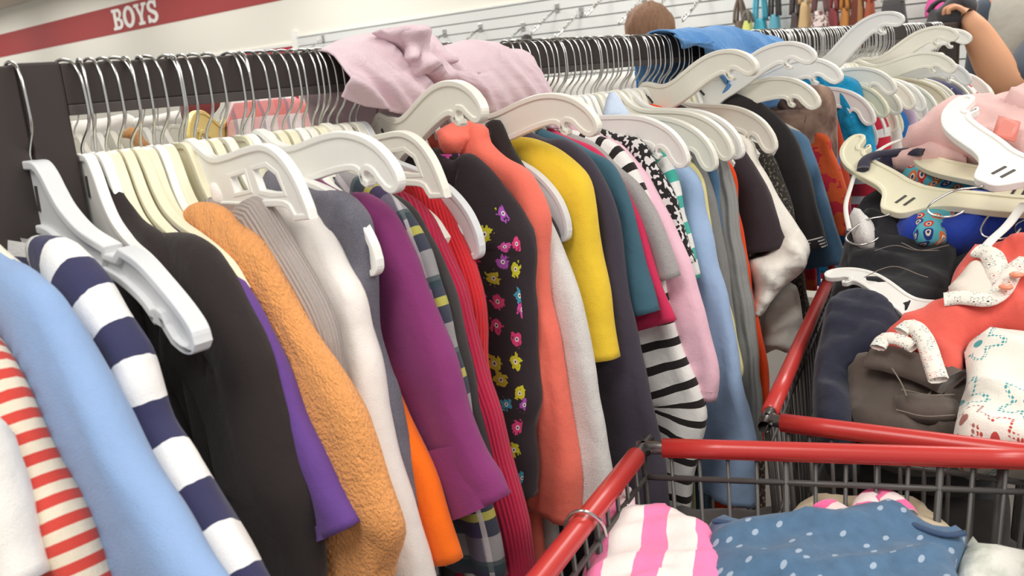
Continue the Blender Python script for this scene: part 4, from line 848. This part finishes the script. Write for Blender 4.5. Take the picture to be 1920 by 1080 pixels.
patch('navy_shirt', [(1640, 300), (1690, 285), (1760, 290), (1770, 335), (1700, 345), (1640, 330)], fab('deep_navy', (48, 42, 72)), pb(.0), .015, .04, .011, .005, 20, .8, 9, .02, None, 'deep navy top under the pink hoodie left of the owl print', 'top')
m_hood = fab('blush_fleece', (232, 192, 188))
hd = empty('pink_hoodie', tuple(PB+[.8, 0, .3]), 'pale pink hoodie with a coral price tag lying on top of the far cart', 'hoodie')
patch('body', [(1690, 262), (1720, 238), (1758, 215), (1795, 194), (1840, 190), (1880, 188), (1925, 180), (1990, 185), (1990, 320), (1920, 305), (1880, 296), (1840, 285), (1790, 272), (1745, 262), (1720, 262)], m_hood, pb(.055), .03, .06, .012, .010, 16, 1.1, 6, .04, hd)
patch('hood', [(1880, 192), (1900, 176), (1918, 168), (1960, 165), (1990, 190), (1960, 215), (1900, 205)], m_hood, pb(.08), .025, .03, .011, .006, 20, .5, 6, .025, hd)
patch('sleeve', [(1672, 296), (1700, 286), (1760, 268), (1800, 275), (1812, 298), (1790, 292), (1740, 292), (1700, 298)], m_hood, pb(.04), .012, .03, .009, .004, 20, .5, 6, .015, hd)
patch('price_tag', [(1872, 216), (1914, 228), (1904, 266), (1860, 254)], plastic('coral_card', (214, 118, 104), .6), pb(.105), .0, .001, .01, 0, 1, 0, 0, .01, hd, 'plain coral square price tag', smooth_edge=False)
ds = empty('drawstring', tuple(PB+[.6, .1, .25]), 'white drawstring trailing from the hoodie down the left of the heap', 'drawstring')
strap([(1692, 262), (1660, 276), (1622, 300), (1598, 340), (1586, 388), (1592, 430)], .008, 0, 'cord', mat=F['whitelong'], parent=ds, surf=pb(.03))
ns_ = empty('navy_strap', tuple(PB+[.6, .1, .2]), 'navy fabric strap curving over the left of the heap', 'strap')
strap([(1618, 318), (1625, 300), (1650, 288), (1690, 284), (1730, 288)], .022, 0, 'band', mat=fab('ink_navy', (52, 50, 66)), parent=ns_, surf=pb(.045))
patch('white_sock', [(1590, 408), (1600, 396), (1618, 400), (1638, 420), (1636, 444), (1620, 450), (1600, 438)], F['heather'], pb(.02), .02, .03, .009, .004, 20, .2, 3, .02, None, 'small pale grey sock on the left edge of the far heap', 'sock')
for q in ([(1690, 455), (1720, 470), (1760, 468)], [(1640, 470), (1680, 462), (1720, 468), (1780, 460)], [(1620, 520), (1680, 500), (1740, 520)]):
    strap(q, .0018, .0, 'stitching', mat=st_, parent=JB, surf=pb(.028))
# loose hangers in the far cart: built flat on the heap
def heap_hanger(label, neck, armdir_px, mi, lift, s=1.0, hook=True, flip=1, kind='A', tip=None):
    P0, n = pb(lift); n = n/np.linalg.norm(n)
    def hit(p): d = wray(p); return EYE+d*(np.dot(P0-EYE, n)/np.dot(d, n))
    N = hit(neck)
    if tip is None: A_ = hit(armdir_px[0]); B_ = hit(armdir_px[1]); u = A_-B_; u /= np.linalg.norm(u); v = np.cross(n, u)*flip
    else:
        T = hit(tip); t = T-N; L = np.linalg.norm(t); s = min(1.15, max(.8, L/.257)); t /= L; N = T-t*.257*s; al = math.atan2(.150, .209); best = None
        for sg in (1, -1):
            uu = t*math.cos(al)+np.cross(n, t)*math.sin(al)*sg; vv = np.cross(n, uu)*(-1 if np.dot(np.cross(n, uu), t) > 0 else 1)
            if best is None or proj(N+vv*.05)[1] < proj(N+best[1]*.05)[1]: best = (uu, vv)
        u, v = best
    r = empty('clothes_hanger', tuple(N), label, 'clothes hanger')
    # mesh local axes: x=thickness, -y = +arm, z = up(neck)
    m = Matrix([[*(np.cross(-u, v)), ], [*(-u)], [*v]]).transposed(); 
    o = bpy.data.objects.new('hanger_body', HM[(kind, mi)]); COL.objects.link(o); o.parent = r; o.matrix_local = m.to_4x4() @ Matrix.Scale(s, 4)
    q = bpy.data.objects.new('slot', SL); COL.objects.link(q); q.parent = o; q['label'] = 'pair of narrow dark slots in the neck'
    if hook:
        h = bpy.data.objects.new('hook', HK); COL.objects.link(h); h.parent = r; h.matrix_local = m.to_4x4()
    return r
heap_hanger('big white hanger lying hook down on the pink hoodie', (1848, 345), [(1670, 215), (1990, 330)], 0, .112, 1.1, flip=1)
heap_hanger('cream hanger lying hook down left of the owl trousers', (1672, 398), [(1575, 270), (1900, 350)], 1, .035, 1.1, flip=1)
heap_hanger('cream hanger half hidden behind the white one on the heap', (1900, 380), [(1740, 330), (1990, 345)], 1, .03, 1.0, flip=1)
heap_hanger('white hanger across the coral dress neckline', (1990, 470), [(1770, 500), (1990, 420)], 0, .012, 1.0, flip=-1)
heap_hanger('white hanger in the navy trousers, resting on the cart rim', (1730, 565), None, 0, .006, hook=False, tip=(1553, 512))
strap([(1838, 475), (1880, 430), (1920, 385)], .014, .06, 'hanger_bar', mat=m_hw[0], parent=empty('trouser_bar', tuple(PB+[.4, 0, .2]), 'white plastic bar slanting above the coral dress', 'hanger bar'))
# near cart contents
PA = (np.array([.8, .4, .985]), np.array([0, 0, 1.]))
def pa(z): return (np.array([.8, .4, z]), np.array([0, 0, 1.]))
pink_st = fab('pink_white_stripe', (250, 130, 180), None)
def diag(c1, c2, period, duty, ang):
    def f(t, uv):
        u, v = t.sep(uv); x = t.math('ADD', t.math('MULTIPLY', u, math.cos(ang)), t.math('MULTIPLY', v, math.sin(ang)))
        x = t.math('ADD', x, t.math('MULTIPLY', t.noise(uv, 9), .03)); return t.mix(t.band(x, period, duty), lin(c1), lin(c2))
    return f
pink_st = fab('pink_white_stripe', (250, 130, 180), diag((240, 230, 226), (252, 132, 182), .058, .48, 2.03))
ps = empty('striped_top', (.7, .45, .95), 'pink and white striped top in the near cart by its hooked hanger', 'top')
patch('body', [(1080, 1130), (1098, 1060), (1120, 1000), (1140, 955), (1162, 945), (1190, 962), (1222, 956), (1256, 955), (1292, 988), (1340, 1008), (1370, 1100), (1360, 1170), (1100, 1200)], pink_st, pa(.985), .03, .07, .010, .006, 16, 1.0, 2, .035, ps)
patch('sleeve', [(1148, 962), (1158, 938), (1172, 922), (1188, 924), (1190, 942), (1182, 965)], fab('pale_pink_cotton', (246, 222, 226)), pa(1.005), .014, .02, .006, .002, 20, 0, 2, .015, ps, 'pale strap end')
hkp = [onp(p, 2, z) for p, z in (((1062, 1010), 1.02), ((1060, 985), 1.045), ((1070, 965), 1.062), ((1092, 958), 1.068), ((1115, 968), 1.06), ((1130, 985), 1.045), ((1136, 1005), 1.02))]
hr = empty('clothes_hanger', tuple(hkp[3]), 'hanger in the near cart with its metal hook over the red rim', 'clothes hanger')
tubes('hook', [([tuple(p) for p in crom(hkp, .004)], .0020)], m_chrome, hr, hr.location, 8)
patch('hanger_body', [(1125, 1010), (1140, 1005), (1180, 1030), (1220, 1090), (1190, 1100), (1140, 1050)], m_hw[0], pa(.965), .004, .008, .008, 0, 1, 0, 1, .006, hr)
patch('beige_top', [(1455, 990), (1490, 958), (1530, 944), (1600, 943), (1660, 944), (1720, 958), (1765, 982), (1800, 1010), (1790, 1080), (1450, 1080)], fab('beige_knit', (216, 200, 170)), pa(.955), .03, .07, .012, .006, 16, .4, 3, .04, None, 'beige knitted top behind the blue dashed one in the near cart', 'top')
rb = empty('pink_scarf', (.95, .38, .98), 'hot pink and white printed scarf lying on the beige top', 'scarf')
pkw = fab('pink_white_print', (245, 120, 170), diag((244, 226, 224), (250, 112, 168), .035, .5, 2.0))
strap([(1545, 948), (1560, 958), (1590, 975), (1620, 968), (1632, 940), (1650, 932), (1680, 950), (1692, 965)], .034, 0, 'band', mat=pkw, parent=rb, surf=(np.array([.9, .4, .998]), np.array([0, 0, 1.])))
bt = empty('blue_blouse', (.85, .35, .95), 'dusty blue blouse with pale dashes lying in the near cart', 'blouse')
m_bb = fab('dusty_blue_dashes', (88, 122, 156), dashes((90, 124, 158), (190, 205, 222)))
patch('body', [(1300, 1130), (1318, 1050), (1330, 985), (1345, 972), (1390, 985), (1440, 988), (1500, 982), (1560, 976), (1605, 966), (1680, 966), (1725, 990), (1770, 1002), (1810, 994), (1806, 1022), (1790, 1060), (1790, 1200), (1300, 1200)], m_bb, pa(.99), .03, .07, .011, .009, 15, .9, 5, .035, bt)
strap([(1338, 976), (1390, 988), (1440, 990), (1500, 984), (1560, 977), (1605, 968), (1680, 968), (1725, 992), (1770, 1003), (1808, 996)], .010, 0, 'hem', mat=fab('navy_binding', (58, 78, 108)), parent=bt, surf=(np.array([.9, .4, 1.004]), np.array([0, 0, 1.])))
patch('fleece_cloth', [(1788, 1080), (1800, 1040), (1830, 1022), (1850, 1048), (1920, 1060), (1990, 1090), (1950, 1150), (1800, 1150)], fab('sage_white_fleece', (205, 208, 196), blotch((226, 226, 218), (150, 160, 140), 22, .55, True)), pa(.96), .03, .06, .011, .006, 20, .3, 8, .03, None, 'sage and white fleece cloth at the right corner of the near cart', 'cloth')
patch('folded_clothes', [(1060, 1300), (1100, 1050), (1180, 960), (1450, 975), (1800, 1010), (1940, 1050), (1990, 1200), (1700, 1400), (1200, 1500)], fab('mixed_grey', (84, 78, 76)), pa(.80), .03, .2, .03, .012, 12, .3, 8, .05, None, 'grey clothes filling the bottom of the near cart', 'clothes')
# ------------------------------------------------------------------ back wall hooks and bags
def wall_hook(px, lab):
    q = wz(px); y, z = q[1], q[2]; r = empty('wall_hook', (WX-.022, y, z), lab, 'wall hook', 'waterfall hooks on the slat wall')
    box('plate', (WX-.03, y-.02, z-.03), (WX-.022, y+.02, z+.03), m_chrome, r, r.location, .002)
    tubes('arm', [([(WX-.03, y, z), (WX-.33, y, z-.17)], .006)], m_chrome, r, r.location)
    tubes('peg', [([(WX-.03-.05*k, y, z-.028*k), (WX-.03-.05*k, y, z-.028*k+.03)], .004) for k in range(1, 7)], m_chrome, r, r.location, 6)
for p in ((1049, 15), (1094, 22), (1150, -18), (1262, -12), (1330, -14), (1212, -5), (905, 52), (985, 50), (838, 62), (610, 72), (797, 56)):
    wall_hook(p, 'chrome waterfall hook on the grey slat wall')
def bag(label, px, col, x=WX-.16, wd=.10, strapcol=None, hgt=None, name='handbag'):
    (x0, y0), (x1, y1), ytop = px
    a = onp((x0, y0), 0, x); b_ = onp((x1, y1), 0, x); t0 = onp(((x0+x1)/2, ytop), 0, x); yc = (a[1]+b_[1])/2; hw = abs(a[1]-b_[1])/2; zt = a[2]; zb = b_[2]
    r = empty(name, (x, yc, zb), label, 'handbag'); V = []; Fc = []; UV = []; n = 20; R_ = 9
    for i in range(R_+1):
        f = i/R_; z = zb+(zt-zb)*f; k = (.86+.14*math.sin(math.pi*min(1, f*1.4)))*(1-.25*f**3); d = wd/2*(1-.6*f)
        for j in range(n+1):
            th = 2*math.pi*(j % n)/n; c = math.cos(th); s = math.sin(th)
            V.append((x+d*math.copysign(abs(s)**.6, s)+.006*noise.noise((yc*9+c*2, z*12, s)), yc+hw*k*math.copysign(abs(c)**.6, c), z)); UV.append((j*hw*4/n, z))
    for i in range(R_):
        for j in range(n): Fc.append((i*(n+1)+j, i*(n+1)+j+1, (i+1)*(n+1)+j+1, (i+1)*(n+1)+j))
    Fc.append(tuple(range(n))[::-1]); Fc.append(tuple(R_*(n+1)+j for j in range(n)))
    mesh_obj('bag_body', V, Fc, col, r, r.location, UV)
    sm = strapcol or col
    for dx in (-.02, .02):
        p = crom([(x+dx, yc+hw*.7, zt-.01), (x+dx, yc+hw*.5, (zt+t0[2])/2), (x+dx*.3, yc, t0[2]), (x+dx, yc-hw*.5, (zt+t0[2])/2), (x+dx, yc-hw*.7, zt-.01)], .03)
        tubes('strap', [([tuple(q) for q in p], .009)], sm, r, r.location, 8)
L_ = lambda n, c: fab(n, c, None, 300, .2, .2, .6)
bag('brown handbag with loop straps, leftmost on the slat wall', ((1376, 40), (1400, 90), -5), L_('bag_brown', (110, 95, 85)))
bag('lime green handbag with grey straps on the slat wall', ((1392, 40), (1412, 90), 20), L_('bag_lime', (200, 205, 120)), strapcol=L_('strap_grey', (110, 105, 98)), x=WX-.22)
bag('turquoise handbag with thin straps on the slat wall', ((1412, 36), (1440, 90), -40), L_('bag_turq', (80, 175, 200)))
bag('black strapped turquoise bag right of the plain turquoise one', ((1442, 28), (1464, 90), -60), L_('bag_teal', (90, 155, 175)), strapcol=L_('strap_black', (62, 58, 58)), x=WX-.2)
bag('dark grey handbag beside the tan fringed one', ((1482, 25), (1502, 90), -40), L_('bag_dark', (82, 72, 72)))
bag('tan fringed handbag on the slat wall', ((1498, 5), (1522, 90), -60), L_('bag_tan', (205, 175, 130)))
bag('brown and white patterned handbag on the slat wall', ((1520, 22), (1556, 90), -30), fab('bag_print', (150, 120, 115), blotch((110, 80, 80), (215, 200, 195), 40, .5)), x=WX-.25)
bag('dark red handbag beside the patterned one', ((1552, 16), (1574, 90), -20), L_('bag_red', (150, 75, 80)))
bag('orange handbag on the slat wall', ((1576, 16), (1594, 70), -30), L_('bag_orange', (190, 130, 70)))
bag('brown fringed handbag left of the black one', ((1594, -5), (1622, 90), -60), fab('bag_stripe', (150, 100, 70), stripes((165, 120, 80), (110, 60, 50), .06, .5, 0)))
bag('rust handbag left of the big black bag', ((1622, 0), (1640, 60), -40), L_('bag_rust', (165, 85, 60)))
bag('big black handbag with white straps on the slat wall', ((1648, 2), (1702, 100), -60), L_('bag_black', (66, 64, 66)), strapcol=L_('strap_white', (225, 222, 215)), x=WX-.3, wd=.16)
bag('hot pink handbag at the right of the slat wall', ((1736, -10), (1776, 30), -60), L_('bag_pink', (225, 90, 160)))
bag('long black handbag under the pink one', ((1732, 20), (1800, 90), 0), L_('bag_black_long', (60, 58, 60)), x=WX-.5, wd=.16)
ro = wz((987, 78)); ro = onp((987, 78), 0, WX-.3); rr = tag(tubes('mirror_disc', [([tuple(ro+np.array([-.004, 0, 0])), tuple(ro+np.array([.012, 0, 0]))], .05)], L_('black_disc', (52, 48, 48)), None, tuple(ro), 28), 'round black disc hanging from a hook on the slat wall', 'disc')
# ------------------------------------------------------------------ people
def skin_fig(name, J, edges, mat, parent=None, loc=(0, 0, 0), root=0, sub=2):
    me = bpy.data.meshes.new(name); keys = list(J); idx = {k: i for i, k in enumerate(keys)}
    me.from_pydata([tuple(Vector(J[k][0])-Vector(loc)) for k in keys], [(idx[a], idx[b]) for a, b in edges], []); me.materials.append(mat)
    o = bpy.data.objects.new(name, me); COL.objects.link(o)
    if parent: o.parent = parent
    else: o.location = loc
    o.modifiers.new('skin', 'SKIN').use_smooth_shade = True
    for i, k in enumerate(keys):
        s = me.skin_vertices[0].data[i]; r = J[k][1]; s.radius = r if isinstance(r, tuple) else (r, r); s.use_root = (k == keys[root])
    sb = o.modifiers.new('sub', 'SUBSURF'); sb.levels = sub; sb.render_levels = sub
    return o
def person(loc, H, face, label, shirt, sleeve, trousers, arms, hair=m_hair, hands=None, tshirt=True):
    """face = heading (unit xy). arms: {'L':(shoulder off, elbow, wrist)} world points for elbow and wrist"""
    x, y = loc; fx, fy = face; rx, ry = fy, -fx      # right hand direction
    def P(r, f, z): return (x+rx*r+fx*f, y+ry*r+fy*f, z*H)
    root = empty('person', (x, y, 0), label, 'person'); Lp = root.location
    J = {'pelvis': (P(0, 0, .53), (.13, .10)), 'waist': (P(0, 0, .62), (.125, .09)), 'chest': (P(0, 0, .74), (.15, .105)), 'neckb': (P(0, -.01, .83), (.06, .06)), 'neck': (P(0, 0, .86), .05), 'chin': (P(0, .02, .89), (.06, .07)), 'skull': (P(0, .01, .94), (.075, .092)), 'crown': (P(0, 0, .975), (.06, .07)),
         'nose': (P(0, .105, .925), .012)}
    E_ = [('pelvis', 'waist'), ('waist', 'chest'), ('chest', 'neckb'), ('neckb', 'neck'), ('neck', 'chin'), ('chin', 'skull'), ('skull', 'crown'), ('skull', 'nose')]
    for s, n in ((1, 'R'), (-1, 'L')):
        J['hip'+n] = (P(.09*s, 0, .50), .09); J['knee'+n] = (P(.10*s, .02, .28), .06); J['ank'+n] = (P(.10*s, -.01, .05), .042); J['toe'+n] = (P(.11*s, .14, .018), (.04, .03))
        E_ += [('pelvis', 'hip'+n), ('hip'+n, 'knee'+n), ('knee'+n, 'ank'+n), ('ank'+n, 'toe'+n)]
        J['sh'+n] = (P(.18*s, 0, .815), .06); E_ += [('chest', 'sh'+n)]
        el, wr = arms.get(n, (P(.25*s, -.02, .63), P(.26*s, .06, .49)))
        mid_ = tuple((np.array(el)*.62+np.array(wr)*.38)); 
        gs = 1.55 if n in arms else 1.0; J['el'+n] = (el, .045*gs); J['fo'+n] = (mid_, .046*gs); J['wr'+n] = (wr, (.029*gs, .034*gs)); E_ += [('sh'+n, 'el'+n), ('el'+n, 'fo'+n), ('fo'+n, 'wr'+n)]
        d = np.array(wr)-np.array(el); d /= np.linalg.norm(d); side = np.cross(d, [0, 0, 1.]); side /= np.linalg.norm(side)+1e-9; up = np.cross(side, d)
        cu = (hands or {}).get(n, np.array([0, 0, -1.])); cu = cu-d*np.dot(cu, d); cu /= np.linalg.norm(cu)+1e-9; lat = np.cross(d, cu)
        w0 = np.array(wr); J['palm'+n] = (tuple(w0+d*.055), (.036, .020)); E_.append(('wr'+n, 'palm'+n))
        for k, (o_, ln) in enumerate(((-.030, .075), (-.010, .085), (.011, .08), (.030, .062))):
            a = w0+d*.082+lat*o_; b1 = a+d*ln*.45+cu*ln*.25; b2 = b1+cu*ln*.4+d*ln*.05; b3 = b2+cu*ln*.12-d*ln*.25
            for q, (pt, rr_) in enumerate(((a, .0105), (b1, .0095), (b2, .0088), (b3, .008))): J['f%d%d%s' % (k, q, n)] = (tuple(pt), rr_)
            E_ += [('palm'+n, 'f%d0%s' % (k, n))]+[('f%d%d%s' % (k, q, n), 'f%d%d%s' % (k, q+1, n)) for q in range(3)]
        a = w0+d*.03-lat*.032; J['t0'+n] = (tuple(a), .013); J['t1'+n] = (tuple(a+d*.03-lat*.018+cu*.02), .0105); J['t2'+n] = (tuple(a+d*.048-lat*.012+cu*.04), .009)
        E_ += [('palm'+n, 't0'+n), ('t0'+n, 't1'+n), ('t1'+n, 't2'+n)]
    skin_fig('body', J, E_, m_skin, root, Lp)
    g1 = lambda k, a: (J[k][0], tuple(q+a for q in (J[k][1] if isinstance(J[k][1], tuple) else (J[k][1],)*2)))
    def lofted(nm, lv, mat):
        V = []; Fc = []; UV = []; n = 32
        for z_, a_, b_ in lv:
            for k in range(n):
                t = 2*math.pi*k/n; q = P(a_*math.cos(t), b_*math.sin(t), z_/H); wv = .006*math.sin(5*t+z_*9); V.append((q[0]+wv*math.cos(t), q[1]+wv*math.sin(t), q[2])); UV.append((k/n, z_))
        for r_ in range(len(lv)-1):
            for k in range(n): Fc.append((r_*n+k, r_*n+(k+1) % n, (r_+1)*n+(k+1) % n, (r_+1)*n+k))
        Fc.append(tuple((len(lv)-1)*n+k for k in range(n)))
        o = mesh_obj(nm, V, Fc, mat, root, Lp, UV); m_ = o.modifiers.new('sub', 'SUBSURF'); m_.levels = m_.render_levels = 1
        return o
    lofted('shirt', [(.475*H, .185, .135), (.50*H, .185, .135), (.56*H, .18, .132), (.64*H, .178, .128), (.72*H, .195, .135), (.77*H, .21, .13), (.81*H, .205, .11), (.832*H, .15, .092), (.85*H, .082, .078), (.853*H, .07, .068)], shirt)
    for n in 'RL':
        a = np.array(J['sh'+n][0]); e = np.array(J['el'+n][0]); c0 = a-(e-a)*.06; m1 = a+(e-a)*.6; m2 = a+(e-a)*(1.0 if n in arms else .93); sg_ = 1.3 if n in arms else 1.0
        skin_fig('sleeve', {'a': (tuple(c0), .088), 'b': (tuple(m1), .068*sg_), 'c': (tuple(m2), .066*sg_)}, [('a', 'b'), ('b', 'c')], sleeve, root, Lp)
    lofted('waist', [(.44*H, .165, .115), (.47*H, .172, .12), (.52*H, .17, .118), (.56*H, .165, .112)], trousers)['label'] = 'seat and waist of the trousers'
    for n in 'RL': skin_fig('trouser_leg', {'a': g1('hip'+n, .008), 'b': g1('knee'+n, .018), 'c': g1('ank'+n, .026)}, [('a', 'b'), ('b', 'c')], trousers, root, Lp)
    for n in 'RL':
        a = Vector(J['ank'+n][0]); b_ = Vector(J['toe'+n][0]); d = (b_-a); d.z = 0; d.normalize(); c0 = Vector((a.x, a.y, 0))
        V, Fc = tube_data([c0-d*.06+Vector((0, 0, .05)), c0-d*.03+Vector((0, 0, .055)), c0+d*.06+Vector((0, 0, .05)), c0+d*.15+Vector((0, 0, .042)), c0+d*.20+Vector((0, 0, .038))], [.035, .05, .048, .044, .02], 16)
        V = [Vector((v.x, v.y, max(v.z, .002))) for v in V]; mesh_obj('shoe', V, Fc, plastic('shoe_leather', (60, 54, 52), .5), root, Lp)
    # hair cap
    bm = bmesh.new(); c0 = Vector(P(0, -.012, .945))
    bmesh.ops.create_uvsphere(bm, u_segments=48, v_segments=28, radius=1)
    for v in bm.verts:
        d = v.co.copy(); az_ = math.atan2(d.y, d.x); k = 1+.06*noise.noise((d.x*3, d.y*3, d.z*2))+.06*noise.noise((az_*7, d.z*1.2, 3))+.05*noise.noise((az_*16, d.z*2, 8))
        loc_ = Vector((d.x*.112*k, d.y*.112*k, d.z*.125*k)); f = d.x*fx+d.y*fy
        if d.z < -.1: loc_.z = -.0125+(d.z+.1)*(.11 if f < .35 else .02)
        if f > .5 and d.z < .35: loc_ *= .72
        v.co = c0+loc_
    bmobj('hair', bm, hair, root, Lp, True)
    for s in (1, -1):
        bm = bmesh.new(); bmesh.ops.create_uvsphere(bm, u_segments=12, v_segments=8, radius=.009, matrix=Matrix.Translation(P(.030*s, .078, .936))); bmobj('eye', bm, plastic('brown_iris', (70, 48, 38), .2), root, Lp, True)
        bm = bmesh.new(); bmesh.ops.create_uvsphere(bm, u_segments=12, v_segments=8, radius=.03, matrix=Matrix.Translation(P(.082*s, -.0, .93)) @ Matrix.Diagonal((.5, .5, 1, 1))); bmobj('ear', bm, m_skin, root, Lp, True)
    bm = bmesh.new(); bmesh.ops.create_uvsphere(bm, u_segments=12, v_segments=8, radius=.022, matrix=Matrix.Translation(P(0, .070, .897)) @ Matrix.Diagonal((1, 1, .25, 1))); bmobj('mouth', bm, plastic('lips', (180, 105, 95), .5), root, Lp, True)
    return root
hp = onp((1218, 20), 0, 3.55)
person((3.55, hp[1]), hp[2]/.995, (.95, .3), 'person with short brown hair behind the rail, only the head showing', fab('tee_green', (110, 120, 110)), fab('tee_green2', (110, 120, 110)), fab('jeans_dark', (60, 66, 86)), {})
hx = 3.36; wr = onp((1832, 62), 0, hx); el = onp((1893, 178), 0, hx+.02)
person((3.75, .76), 2.0, (-.97, .25), 'person in a grey tee with dark sleeves, arm raised at the far rail end', fab('tee_grey', (186, 182, 172)), fab('tee_slate', (72, 80, 92)), fab('jeans_blue', (70, 84, 110)), {'L': (tuple(el), tuple(wr))}, hands={'L': np.array([-.2, .9, .2])})
bgar = patch('black_jacket', [(1752, 22), (1790, -10), (1815, -15), (1832, 10), (1815, 40), (1800, 56), (1762, 50)], fab('black_nylon', (62, 60, 64), rough=.6), ((3.36, .9, 1.55), (-1, -.15, 0)), .03, .04, .014, .008, 18, .4, 5, .03, None, 'black jacket held up at the end of the rail by the raised hand', 'jacket')
